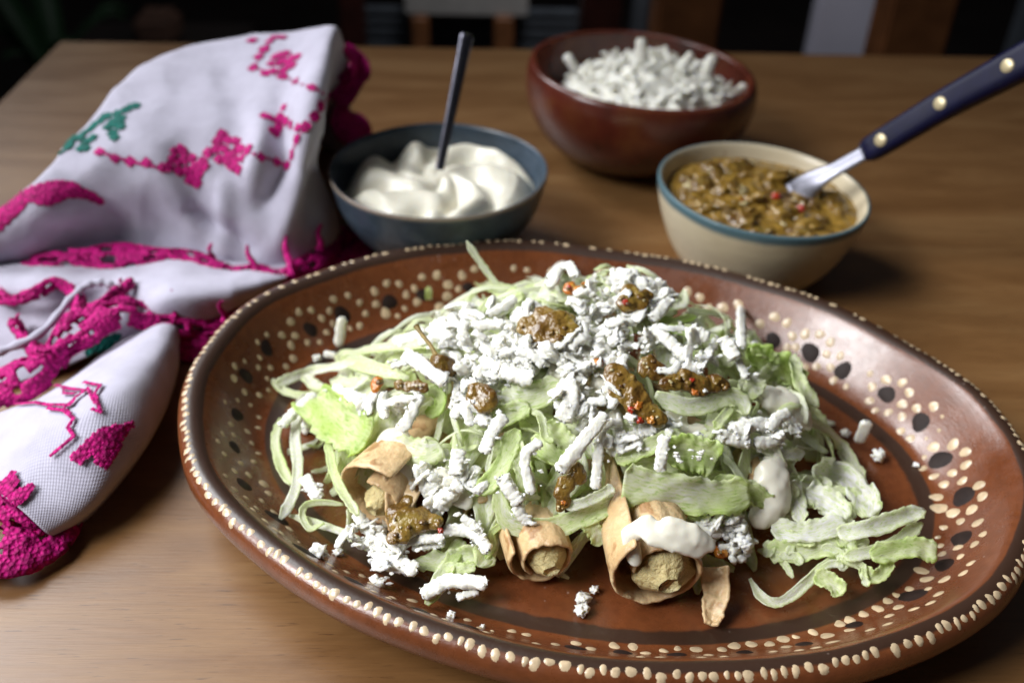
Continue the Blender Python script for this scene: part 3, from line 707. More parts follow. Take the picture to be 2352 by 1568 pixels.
def cloth_mesh(name, grid, nu, nv, wr=.0035, sc=16, ruck=None):
    S = patch(grid, nu, nv)
    du = np.gradient(S, axis=0); dv = np.gradient(S, axis=1); Nn = np.cross(dv, du); Nn /= np.linalg.norm(Nn, axis=2)[..., None] + 1e-9
    if Nn[nu // 2, nv // 2] @ (np.array(CAMP) - S[nu // 2, nv // 2]) < 0: Nn = -Nn
    D = np.zeros((nu, nv))
    for i in range(nu):
        for j in range(nv):
            p = S[i, j]; e = min(1, p[2] / .02)
            d = N(p, sc, 2) * wr + (0.5 - abs(N((p[0] * 1.4, p[1], p[2] * .5), sc * 1.6, 8))) * wr * .7 + N(p, sc * 4, 4) * wr * .18
            if ruck: d += ruck(p, i / (nu - 1), j / (nv - 1))
            D[i, j] = d * e
    S = S + Nn * D[..., None]; S[..., 2] = np.maximum(S[..., 2], .0012)
    # woven coordinates from arc length
    U = np.concatenate([[0], np.cumsum(np.linalg.norm(np.diff(S[:, nv // 2], axis=0), axis=1))]); W = np.concatenate([[0], np.cumsum(np.linalg.norm(np.diff(S[nu // 2], axis=0), axis=1))])
    uv = np.stack(np.meshgrid(U, W, indexing='ij'), -1).reshape(-1, 2)
    o = mesh_obj(name, S.reshape(-1, 3), grid_faces(nu, nv), M['cloth'], cl); uvmap(o, 'weave', uv); solid(o, .0009, -1)
    return o, S
def screen(p):
    d = Vector(p) - CAMP; z = d.dot(FW); return 1176 + FPX * d.dot(RT) / z, 784 - FPX * d.dot(UP) / z
CREASE = [((640, 250), (650, 380), 30, -.006), ((650, 380), (610, 470), 26, -.005), ((450, 480), (570, 570), 24, -.006), ((600, 300), (590, 420), 30, .004), ((330, 330), (480, 560), 45, .003), ((170, 420), (330, 560), 40, -.003), ((740, 330), (705, 540), 26, -.005), ((520, 150), (560, 330), 40, -.002), ((690, 420), (640, 560), 24, .004), ((520, 430), (520, 580), 22, .004), ((60, 520), (260, 560), 30, -.003)]
CR3 = [(at(a[0], a[1], .05), at(b[0], b[1], .05), w_, h) for a, b, w_, h in CREASE]
def ruck(p, u, v):
    sx, sy = screen(p); d = 0
    for (a, b, w_, h) in CREASE:
        ax, ay = a; bx2, by2 = b; t = ((sx - ax) * (bx2 - ax) + (sy - ay) * (by2 - ay)) / ((bx2 - ax) ** 2 + (by2 - ay) ** 2); t = min(1, max(0, t))
        q = math.hypot(sx - ax - t * (bx2 - ax), sy - ay - t * (by2 - ay)) / w_
        d += 1.4 * h * math.exp(-q * q) * (.4 + .6 * math.sin(math.pi * min(1, max(.05, t * .9 + .05))))
    return d
hump, HS = cloth_mesh('draped_fold', grid, 170, 210, .0042, 15, ruck)
# lower layer lying on the table
rows = [[(-60, 590, .014), (100, 585, .016), (250, 575, .016), (400, 570, .016), (560, 580, .014), (680, 580, .010), (790, 520, .006)],
        [(-60, 650, .024), (100, 650, .028), (250, 640, .026), (400, 625, .030), (540, 640, .026), (660, 630, .018), (770, 580, .006)],
        [(-60, 710, .016), (100, 700, .020), (250, 680, .022), (400, 670, .032), (520, 680, .026), (610, 668, .016), (700, 625, .004)],
        [(-60, 790, .012), (100, 770, .012), (250, 740, .016), (380, 720, .022), (480, 725, .016), (545, 712, .008), (610, 672, .003)],
        [(-60, 900, .004), (100, 860, .004), (250, 800, .006), (370, 770, .006), (440, 775, .004), (490, 750, .003), (560, 690, .002)]]
low, LS = cloth_mesh('lower_fold', [[at(*p) for p in r] for r in rows], 70, 110, .003, 20)
# rolled fold hanging toward the viewer
st = [((330, 752), (372, 742), (400, 752), (412, 775), (408, 800)), ((262, 795), (320, 775), (370, 800), (405, 840), (404, 880)), ((165, 862), (230, 840), (300, 880), (362, 950), (360, 985)),
      ((75, 925), (140, 905), (215, 950), (292, 1050), (296, 1085)), ((-20, 962), (50, 950), (125, 1020), (205, 1150), (215, 1180)), ((-120, 1090), (-50, 1110), (25, 1150), (105, 1222), (135, 1238))]
zs = (.012, .032, .036, .020, .0015)
ft = (.45, .8, 1, 1, .85, .65)
G = [[at(x, y, z * f) for (x, y), z in zip(r, zs)] for r, f in zip(st, ft)]
G.insert(0, [shift(p, .001, .006, 0, z=.003) for p in G[0]])
roll, RS = cloth_mesh('rolled_fold', G, 130, 70, .0022, 18)

bpy.context.view_layer.update()
def bvh_of(S, inv=False):
    n, k = S.shape[:2]; return BVHTree.FromPolygons([Vector(p) for p in S.reshape(-1, 3)], grid_faces(n, k))
BV = {'hump': bvh_of(HS), 'low': bvh_of(LS), 'roll': bvh_of(RS)}
def hit(px, py, which):
    loc, nr, _, _ = BV[which].ray_cast(CAMP, ray(px, py).normalized())
    if loc is None: return None, None
    if nr.dot(CAMP - loc) < 0: nr = -nr
    return loc, nr
def stitches(name, cells, which, size, mat):
    parts = []
    for x, y in cells:
        p, nr = hit(x, y, which)
        if p is None: continue
        t = nr.cross(Vector((1, .3, 0))).normalized(); s = t.cross(nr); r = wpx(p, size) * R.uniform(.9, 1.12) * (1.2 if which == 'hump' else 1)
        a0 = R.uniform(-.15, .15); V = [p + nr * .0020]
        for k in range(12):
            a = a0 + k * math.pi / 6; q = 1.0 if k % 3 == 0 else .78
            V.append(p + nr * .0013 + (t * math.cos(a) + s * math.sin(a) * 1.0) * r * q + nr * .0003 * R.random())
        parts.append((V, [(0, 1 + k, 1 + (k + 1) % 12) for k in range(12)]))
    if parts:
        V, F = join(parts); o = mesh_obj(name, V, F, mat, cl); o['kind'] = 'stuff'; return o
def inside(poly, x, y):
    c = False; j = len(poly) - 1
    for i in range(len(poly)):
        if (poly[i][1] > y) != (poly[j][1] > y) and x < (poly[j][0] - poly[i][0]) * (y - poly[i][1]) / (poly[j][1] - poly[i][1]) + poly[i][0]: c = not c
        j = i
    return c
def fill(poly, step, jit=.15):
    xs = [p[0] for p in poly]; ys = [p[1] for p in poly]; out = []; y = min(ys); k = 0
    while y < max(ys):
        x = min(xs) + (step / 2 if k % 2 else 0)
        while x < max(xs):
            if inside(poly, x, y): out.append((x + R.uniform(-jit, jit) * step, y + R.uniform(-jit, jit) * step))
            x += step
        y += step * .8; k += 1
    return out
def sc(l, k=.5, ox=0, oy=0): return [(ox + x * k, oy + y * k) for x, y in l]
def along(pts, step):
    out = []
    for (x0, y0), (x1, y1) in zip(pts, pts[1:]):
        n = max(1, int(math.hypot(x1 - x0, y1 - y0) / step)); out += [(x0 + (x1 - x0) * k / n, y0 + (y1 - y0) * k / n) for k in range(n)]
    return out + [pts[-1]]
ch1 = sc([(460,705),(530,733),(600,745),(675,750),(745,775),(945,765),(960,705),(1195,725),(1265,745),(1325,765),(1350,710),(1370,640),(1405,585),(1440,540),(1465,490),(1495,445),(1435,410),(1365,380),(1300,360),(1225,345),(1165,320),(1190,270),(1215,235),(1240,200),(1265,180),(1160,195),(1300,182)])
stitches('embroidered_chain', ch1, 'hump', 12, M['magenta'])
stitches('embroidered_chain', along(sc([(460,705),(600,745),(745,775),(800,720)]), 9) + along(sc([(1150,705),(1265,745),(1330,770),(1350,710),(1370,640),(1440,540),(1495,445),(1435,410),(1300,360),(1165,320),(1240,200),(1270,180)]), 9), 'hump', 4.5, M['magenta'])
stitches('embroidered_flower', sc([(800,700),(830,690),(790,735),(815,750),(850,735),(885,730),(820,790),(860,790),(900,770),(930,770),(890,820),(905,840),(770,770),(845,705),(870,830),(915,800),(935,745)]), 'hump', 12, M['magenta'])
stitches('embroidered_flower', sc([(1020,620),(1000,655),(1050,650),(1085,655),(990,690),(1030,690),(1110,690),(1150,690),(1010,735),(1045,735),(1085,740),(1120,730),(1070,770),(1100,780),(1140,700),(1055,715),(1085,700),(1060,755)]), 'hump', 12, M['magenta'])
stitches('embroidered_flower', sc([(1290,260),(1315,255),(1345,275),(1370,270),(1300,285),(1330,295),(1345,310),(1320,320),(1250,300),(1255,335),(1300,335),(1270,270),(1285,300)]), 'hump', 12, M['magenta'])
stitches('embroidered_flower', sc([(1215,540),(1245,552),(1275,560),(1290,540),(1310,500),(1320,560),(1345,575),(1375,590),(1280,590),(1260,615),(1245,605)]), 'hump', 11, M['magenta'])
stitches('embroidered_leaf', sc([(600,500),(625,495),(575,515),(540,530),(500,540),(560,550),(470,560),(540,580),(500,590),(560,590),(440,580),(420,600),(390,620),(430,640),(400,660),(370,640),(345,640),(520,620),(530,640),(375,690),(400,690),(430,520),(410,540),(330,660),(320,680),(545,555),(520,570),(480,545),(550,570),(590,510)]), 'hump', 12, M['green_yarn'])
stitches('embroidered_leaf', along(sc([(345,650),(310,690),(260,730),(205,780),(150,830),(110,865)]), 7), 'hump', 6, M['green_yarn'])
stitches('embroidered_petal', sc([(300,630),(285,650),(310,612),(275,668)]), 'hump', 10, M['red_yarn'])
stitches('embroidered_petal', fill(sc([(495,938),(440,895),(340,845),(240,835),(120,880),(-10,975),(-10,1065),(60,1010),(140,930),(220,948),(320,905),(420,915)]), 7), 'hump', 6.5, M['magenta'])
z3 = lambda l: sc(l, .5, 0, 784)
stitches('embroidered_sprig', along(z3([(395,198),(465,212),(440,250),(462,330),(430,320)]), 4) + along(z3([(265,212),(330,228),(400,235),(350,270),(330,300),(230,300),(170,290),(60,300)]), 4) + along(z3([(230,315),(300,325),(345,360),(320,400),(345,440),(300,480),(240,530)]), 4) + along(z3([(330,290),(300,318),(330,340)]), 4) + along(z3([(410,225),(440,290)]), 4) + along(z3([(300,225),(300,250),(350,250)]), 4), 'roll', 6, M['magenta'])
stitches('embroidered_petal', fill(z3([(610,345),(590,380),(470,400),(400,460),(320,540),(370,570),(450,500),(430,560),(480,590),(510,540),(545,500),(560,440),(605,390)]), 6), 'roll', 6, M['magenta'])
stitches('embroidered_leaf', fill(z3([(400,30),(480,-20),(560,-40),(500,40),(400,80)]), 6), 'low', 6, M['green_yarn'])
stitches('embroidered_petal', fill(z3([(70,600),(90,640),(60,700),(160,655),(150,700),(60,780),(-40,790),(-40,700)]), 6), 'roll', 6.5, M['magenta'])

# crochet lace bands
def lace(name, pts, wds, zs_, step=.0016, holes=.12, seed=1.0, scallop=.25, lift=0.0):
    C0 = [at(x, y, z) for (x, y), z in zip(pts, zs_)]
    L = sum((a - b).length for a, b in zip(C0, C0[1:])); n = int(L / step); C = catmull([tuple(p) for p in C0], n)
    Wd = catmull([[wpx(p, w_)] for p, w_ in zip(C0, wds)], n)[:, 0]; C, T = frames(C); m_ = 12; V = []; F = []
    toc = np.array(CAMP)
    for i in range(n):
        vd = toc - C[i]; vd /= np.linalg.norm(vd); vd = vd * .5 + np.array((0, 0, .6)); s = np.cross(T[i], vd); s /= np.linalg.norm(s); u = np.cross(s, T[i]); u = u if u[2] > 0 else -u
        ws = Wd[i] * (1 + scallop * math.sin(i * .26 + seed) + .18 * N((i * .11, seed, 0), 1))
        for j in range(m_):
            v = j / (m_ - 1) - .5
            p = C[i] + s * v * ws + u * (.0035 * math.cos(v * 3) + .0030 * N((i * .07, v * 2, seed), 1) + .0016 * N((i * .5, v * 9, seed), 1) + lift)
            p[2] = max(p[2], .0015); V.append(p)
    for i in range(n - 1):
        for j in range(m_ - 1):
            hole = N((i * .16, j * .42, seed * 3), 1.0) > .28 or (j in (3, 4) and (i // 3) % 5 == 0 and holes > .1) or (j in (7, 8) and ((i + 7) // 3) % 6 == 0 and holes > .1)
            if holes and hole: continue
            F.append((i * m_ + j, (i + 1) * m_ + j, (i + 1) * m_ + j + 1, i * m_ + j + 1))
    o = mesh_obj(name, V, F, M['magenta'], cl); solid(o, .0018, 0); return o
lace('crochet_edging', [(-50, 690), (30, 655), (100, 625), (200, 600), (300, 596), (400, 602), (500, 628), (580, 640), (640, 645), (700, 620), (760, 575), (815, 545)], [80, 78, 70, 70, 66, 60, 54, 50, 54, 54, 60, 60], [.014, .016, .02, .024, .024, .022, .018, .016, .013, .010, .007, .004], seed=1, lift=.002)
lace('crochet_edging', [(-50, 950), (20, 900), (90, 860), (150, 800), (210, 750), (285, 722), (350, 740), (430, 752), (500, 755), (550, 735)], [110, 100, 85, 92, 84, 90, 78, 70, 60, 50], [.010, .012, .016, .020, .024, .024, .016, .010, .006, .005], seed=4, lift=.003)
lace('crochet_edging', [(-30, 640), (20, 700), (70, 690), (130, 660), (180, 690), (190, 740), (250, 700), (300, 660)], [34, 30, 26, 24, 26, 30, 26, 20], [.020, .022, .026, .027, .025, .024, .026, .026], seed=7, lift=.003)
lace('crochet_edging', [(40, 760), (70, 800), (110, 830), (150, 810), (200, 780)], [26, 30, 34, 30, 28], [.014, .016, .018, .02, .02], seed=9, lift=.004)
lace('crochet_edging', [(770, 100), (795, 130), (812, 165), (800, 205), (770, 235)], [30, 70, 80, 70, 40], [.096, .083, .070, .058, .05], seed=11, holes=0)
lace('crochet_edging', [(760, 265), (795, 285), (820, 300), (840, 330)], [50, 85, 90, 50], [.045, .038, .03, .02], seed=12, holes=0)
lace('crochet_edging', [(-100, 1230), (-40, 1250), (20, 1262), (80, 1248), (130, 1225), (175, 1190)], [150, 165, 165, 120, 80, 36], [.010, .011, .010, .008, .006, .003], seed=14, holes=.05)
lace('crochet_edging', [(-80, 1130), (-10, 1150), (40, 1190), (95, 1222)], [110, 80, 46, 34], [.020, .020, .016, .009], seed=15, holes=.05)
lace('crochet_edging', [(640, 655), (720, 640), (790, 600), (830, 560)], [60, 60, 60, 50], [.003, .003, .003, .003], seed=17, holes=0)
lace('crochet_edging', [(410, 800), (450, 800), (500, 770), (540, 745)], [60, 70, 60, 40], [.003, .003, .003, .003], seed=18, holes=0)
pk = []
for (x0, y0, x1, y1, w0) in ((488, 605, 483, 560, 9), (590, 630, 566, 562, 10), (668, 635, 655, 540, 11), (733, 575, 735, 515, 10), (395, 590, 390, 572, 7), (515, 735, 505, 690, 9), (400, 735, 392, 665, 9), (45, 760, 40, 720, 8), (290, 660, 275, 640, 8), (180, 600, 178, 588, 7)):
    p0 = at(x0, y0, .018); p1 = at(x1, y1, .032); k = 8; path = [tuple(p0.lerp(p1, t / (k - 1)) + Vector((.001 * math.sin(t), 0, 0))) for t in range(k)]
    pk.append(tube(path, [wpx(p0, w0) * (1 - .65 * t / (k - 1)) * R.uniform(.85, 1.1) for t in range(k)], 8))
for V, F in pk: mesh_obj('crochet_picot', V, F, M['magenta'], cl)
# white twisted cord along the edge
path = catmull([tuple(at(x, y, z)) for x, y, z in ((-40, 820, .02), (20, 800, .022), (100, 760, .027), (160, 690, .03), (200, 655, .034), (240, 650, .034), (275, 668, .03), (300, 690, .024))], 60)
V, F = tube(path, [.0021 + .0004 * math.sin(k * 1.3) for k in range(60)], 10); mesh_obj('hem_cord', V, F, M['cloth'], cl)
#==FOOD==
# ------------------------------------------------------------------ the heap of food
def H(x, y):
    d2 = ((x - .048) / .118) ** 2 + ((y - .350) / .088) ** 2
    z = .009 + .060 * max(0, 1 - d2) ** .75
    for (cx, cy, rx, ry, h) in ((.062, .385, .045, .035, .010), (.150, .283, .055, .035, .016), (-.055, .315, .045, .05, .010), (.010, .268, .05, .03, .010)):
        z += h * math.exp(-(((x - cx) / rx) ** 2 + ((y - cy) / ry) ** 2) * 1.5) * .8
    return z
def Hn(x, y):
    e = .002; return Vector((-(H(x + e, y) - H(x - e, y)) / (2 * e), -(H(x, y + e) - H(x, y - e)) / (2 * e), 1)).normalized()
def P(px, py, lift=0.0, zmin=None):
    """the place on the heap seen at a point of the view, raised by lift"""
    d = ray(px, py); best = None; t0 = (.10 - CAMH) / d.z; t1 = (.0085 - CAMH) / d.z; prev = None
    for k in range(90):
        t = t0 + (t1 - t0) * k / 89; p = CAMP + d * t; g = p.z - H(p.x, p.y) - lift
        if g <= 0:
            if prev: tt = prev[0] + (t - prev[0]) * prev[1] / (prev[1] - g); p = CAMP + d * tt
            return p
        if best is None or (g < best[0] and p.y < .405): best = (g, p)
        prev = (t, g)
    return best[1]
GREEN = [(.90, .91, .74), (.82, .88, .50), (.62, .77, .22), (.38, .58, .08)]
def tint(g):
    g = min(max(g, 0), 1) * 3; i = min(2, int(g)); f = g - i
    return tuple(GREEN[i][k] * (1 - f) + GREEN[i + 1][k] * f for k in range(3))
def ribbon(C0, wd, g, twist=0.0, roll0=0.0, curl=.25, ruffle=.15, taper=(.35, .35), n=30, m_=9, thick=.0005, nr=None, seed=None, gvar=.18):
    seed = R.random() * 60 if seed is None else seed
    C = catmull([tuple(p) for p in C0], n); C, T = frames(C); V = []; cols = []; UVs = []
    L = np.concatenate([[0], np.cumsum(np.linalg.norm(np.diff(C, axis=0), axis=1))])
    for i in range(n):
        t = i / (n - 1); p = C[i]
        b = np.array(Hn(p[0], p[1])) if nr is None else np.array(nr, float)
        vd = np.array(CAMP) - p; vd /= np.linalg.norm(vd); b = b * .45 + vd * .55
        s = np.cross(T[i], b); s /= np.linalg.norm(s) + 1e-9; u = np.cross(s, T[i])
        if u @ vd < 0: s, u = -s, -u
        a = roll0 + twist * (t - .5) + .35 * N((t * 3, seed, 0), 1); s2 = s * math.cos(a) + u * math.sin(a); u2 = u * math.cos(a) - s * math.sin(a)
        w_ = wd * (1 + .22 * N((t * 4, seed, 3), 1)) * min(1, taper[0] + t * 6) * min(1, taper[1] + (1 - t) * 6)
        for j in range(m_):
            v = j / (m_ - 1) * 2 - 1
            e = abs(v) ** 3
            q = p + s2 * (v * w_ / 2 * (1 + .13 * N((t * 14, v, seed), 1.3) + .16 * e * N((t * n * .9, v, seed + 4), 1.1))) + u2 * (curl * w_ * (v * v - .3) * .5 + ruffle * w_ * (e * N((t * 7 + seed, v * 2, 1), 1.5) * 1.6 + .5 * N((t * 5, v * 1.5, seed), 1.2)))
            q[2] = max(q[2], .0096)
            V.append(q); gg = g * .66 + .02 + gvar * .8 * N((t * 2, v, seed), 1.2) * 2 + .10 * (e - .4); cols.append((*tint(gg), 1)); UVs.append((v * .5 + seed, L[i] / max(wd, .002)))
    o = mesh_obj('lettuce_shred', V, grid_faces(n, m_), M['lettuce']); color_attr(o, cols); uvmap(o, 'len', UVs); solid(o, thick, 0)
    return o
def lett(label, pts, wd, g, lift=.004, lifts=None, group=None, **kw):
    C0 = [P(x, y, lift if lifts is None else lifts[k]) for k, (x, y) in enumerate(pts)]
    return tag(ribbon(C0, wpx(C0[len(C0) // 2], wd), g, **kw), label, 'lettuce shred', group)

# --- rolled tacos
def taco(cpx, cpy, cz, dirn, Rr, length, turns=1.55, label='', a0=0.0, flare=.25, seed=1.0, squash=.85, tight=.55, fill_r=.5, jag=.003):
    c = at(cpx, cpy, cz); d = Vector(dirn).normalized(); up = Vector((0, 0, 1)); s = d.cross(up).normalized(); u = s.cross(d).normalized()
    t_ = tag(empty('rolled_taco', c.to_tuple()), label, 'taco')
    na, nl = 80, 34; V = []
    for i in range(na):
        f = i / (na - 1); th = a0 + f * turns * 2 * math.pi
        r = Rr * (1 - (1 - tight) * f)
        for k in range(nl):
            l = k / (nl - 1); fl = 1 + flare * max(0, 1 - l * 5) * (1 - f) 
            rr = r * fl * (1 + .09 * N((math.cos(th) * 1.2, math.sin(th) * 1.2 + f * 2, l * 4), 1.1, seed) + .04 * N((math.cos(th) * 4, math.sin(th) * 4, l * 16), 1.1, seed) + .022 * N((math.cos(th) * 9, math.sin(th) * 9, l * 40), 1.1, seed))
            off = jag * (.7 * N((f * 4, 0, seed), 1) + .18 * N((f * 30, 0, seed), 1)) * (1 - l) * 2.2
            p = c + s * (rr * math.cos(th)) + u * (rr * math.sin(th) * squash) + d * (l * length + off)
            p.z = max(p.z, .0098); V.append(p)
    o = mesh_obj('tortilla', V, grid_faces(na, nl), M['tortilla'], t_); solid(o, .0017, 0); subsurf(o, 1)
    V = []; n1, n2 = 60, 40
    for k in range(n1):
        l = k / (n1 - 1); rr = Rr * fill_r * min(1, .35 + l * 11)
        for j in range(n2):
            a = 2 * math.pi * j / n2; q = rr * (1 + .28 * N((math.cos(a), math.sin(a), l * 8), 1.6, seed + 3) + .10 * N((math.cos(a), math.sin(a), l * 12), 4, seed))
            p = c + s * (q * math.cos(a) + Rr * .10) + u * (q * squash * math.sin(a) - Rr * .08) + d * (-.0045 + l * length * .9); p.z = max(p.z, .0102); V.append(p)
    F = grid_faces(n1, n2, closed_v=True); F.append(tuple(range(n2))[::-1]); mesh_obj('filling', V, F, M['potato'], t_)
    return t_
taco(1522, 1318, .0285, (-.10, 1, .03), .0188, .12, 1.15, 'rolled fried taco at the front right with an open flap and pale potato filling', a0=rad(122), flare=.10, seed=2, squash=.95, tight=.56, fill_r=.62)
taco(1252, 1288, .0240, (-.22, 1, .05), .0132, .12, 1.25, 'rolled fried taco at the front centre, left of the flapped one, with a pinched end', a0=rad(150), flare=.05, seed=5, squash=1.0, tight=.6, fill_r=.64)
taco(860, 1148, .0270, (.55, .9, .05), .0165, .11, 1.15, 'rolled fried taco at the left with a wide open broken end', a0=rad(60), flare=.18, seed=8, squash=1.0, tight=.5, fill_r=.40)
taco(1118, 1190, .0240, (-.05, 1, .08), .0125, .10, 1.5, 'rolled fried taco mostly hidden by lettuce, left of the front centre one', a0=rad(200), flare=.05, seed=11, squash=1.0, tight=.5, fill_r=.4)
taco(1760, 1150, .0270, (-.35, 1, .05), .0125, .10, 1.5, 'rolled taco coated with cream under the lettuce at the right of the heap', a0=rad(200), flare=.05, seed=14, squash=1.0, tight=.5, fill_r=.4)
# broken flap and torn curl beside the front taco
def flap(name, pts, wds, label, cat, mat='tortilla', z=.02, seed=3, thick=.0016, cup=.5):
    C0 = [at(x, y, zz) for x, y, zz in pts]; n = 24; m_ = 9; C = catmull([tuple(p) for p in C0], n); W = catmull([[wpx(C0[0], w_)] for w_ in wds], n)[:, 0]; C, T = frames(C); V = []
    for i in range(n):
        vd = np.array(CAMP) - C[i]; vd /= np.linalg.norm(vd); s = np.cross(T[i], vd); s /= np.linalg.norm(s); u = np.cross(s, T[i]); u = u if u @ vd > 0 else -u
        for j in range(m_):
            v = j / (m_ - 1) * 2 - 1; w_ = W[i] / 2 * (1 + .2 * N((i * .4, v, seed), 1))
            q = C[i] + s * v * w_ + u * (cup * w_ * (v * v - .4) + .0012 * N((i * .3, v * 2, seed), 1.5)); q[2] = max(q[2], .0098); V.append(q)
    o = mesh_obj(name, V, grid_faces(n, m_), M[mat]); solid(o, thick, 0); subsurf(o, 1); tag(o, label, cat); return o
flap('tortilla_scrap', [(1640, 1300, .022), (1645, 1360, .017), (1638, 1405, .013), (1632, 1435, .011)], [66, 60, 50, 30], 'thin torn strip of tortilla hanging beside the front right taco', 'tortilla piece')
flap('tortilla_scrap', [(935, 1075, .036), (925, 1120, .033), (915, 1170, .028), (918, 1215, .020)], [110, 85, 60, 50], 'upright torn fold of tortilla above the salsa on the left taco', 'tortilla piece', seed=6)
flap('tortilla_scrap', [(1140, 1130, .030), (1175, 1160, .027), (1200, 1185, .025)], [60, 70, 50], 'small tan tortilla corner poking out under the lettuce at the centre', 'tortilla piece', seed=9)
flap('tortilla_scrap', [(1135, 1215, .022), (1160, 1225, .020), (1185, 1222, .020)], [26, 34, 26], 'little curled tortilla end above the front centre taco', 'tortilla piece', seed=10)

# --- cream runs
def blob(name, spots, mat, label, cat, flat=.55, amp=.18, freq=1.6, sub=3, lift=.002, group=None, kids=()):
    parts = []
    if mat == 'crema':
        spots = [tuple((1 - q) * u_ + q * v_ for u_, v_ in zip(a_, b_)) for a_, b_ in zip(spots, spots[1:]) for q in (0, .25, .5, .75)] + [spots[-1]]
    for (x, y, r, *z) in spots:
        if z: p = at(x, y, z[0]); nr = Vector((0, -.5, .8))
        else: p = P(x, y, lift); nr = (Hn(p.x, p.y) * .6 + (CAMP - p).normalized() * .4)
        parts.append(lump(p, wpx(p, r) * (1.25 if mat.startswith('salsa') else 1.1), amp, freq, sub, flat, nrm=nr.normalized()))
    V, F = join(parts)
    me = mesh_obj(name, V, F, M[mat]); md = me.modifiers.new('merge', 'REMESH'); md.mode = 'VOXEL'; md.voxel_size = .00055 if mat != 'crema' else .0007; md.use_smooth_shade = True
    sm = me.modifiers.new('s', 'SMOOTH'); sm.factor = .6; sm.iterations = 10 if mat == 'crema' else 6
    tag(me, label, cat, group); return me
blob('cream_drip', [(1458, 1285, 17, .037), (1450, 1255, 20, .041), (1448, 1225, 20, .045), (1490, 1205, 24, .050), (1500, 1232, 24, .0485), (1560, 1242, 26, .0475), (1600, 1262, 20, .044), (1545, 1215, 26, .0505), (1540, 1212, 26, .051), (1590, 1228, 26, .049), (1625, 1250, 20, .045)], 'crema', 'thick drip of cream running over the top of the front right taco', 'cream', .45, .12)
blob('cream_drip', [(905, 1020, 40), (930, 1050, 34), (925, 1085, 26), (890, 1050, 30), (935, 1110, 14)], 'crema', 'cream running down between the green leaf and the left taco', 'cream', .5, .15, lift=.004)
blob('cream_drip', [(1770, 1100, 40), (1775, 1150, 40), (1750, 1185, 30), (1780, 1060, 26)], 'crema', 'cream coating the half hidden taco at the right of the heap', 'cream', .6, .1, lift=.003)
blob('cream_drip', [(1800, 930, 40), (1840, 960, 28), (1770, 915, 30)], 'crema', 'cream on the lettuce at the right shoulder of the heap', 'cream', .5, .15, lift=.002)
blob('cream_drip', [(1330, 830, 40), (1300, 850, 30), (1640, 990, 26), (1480, 1010, 20), (1210, 800, 20)], 'crema', 'cream pooled between the cheese shreds at the middle of the heap', 'cream', .4, .2, lift=.002)
blob('cream_drip', [(1000, 1100, 30), (1040, 1130, 26), (1070, 1150, 20)], 'crema', 'cream under the cheese left of the heap centre', 'cream', .4, .2, lift=.003)

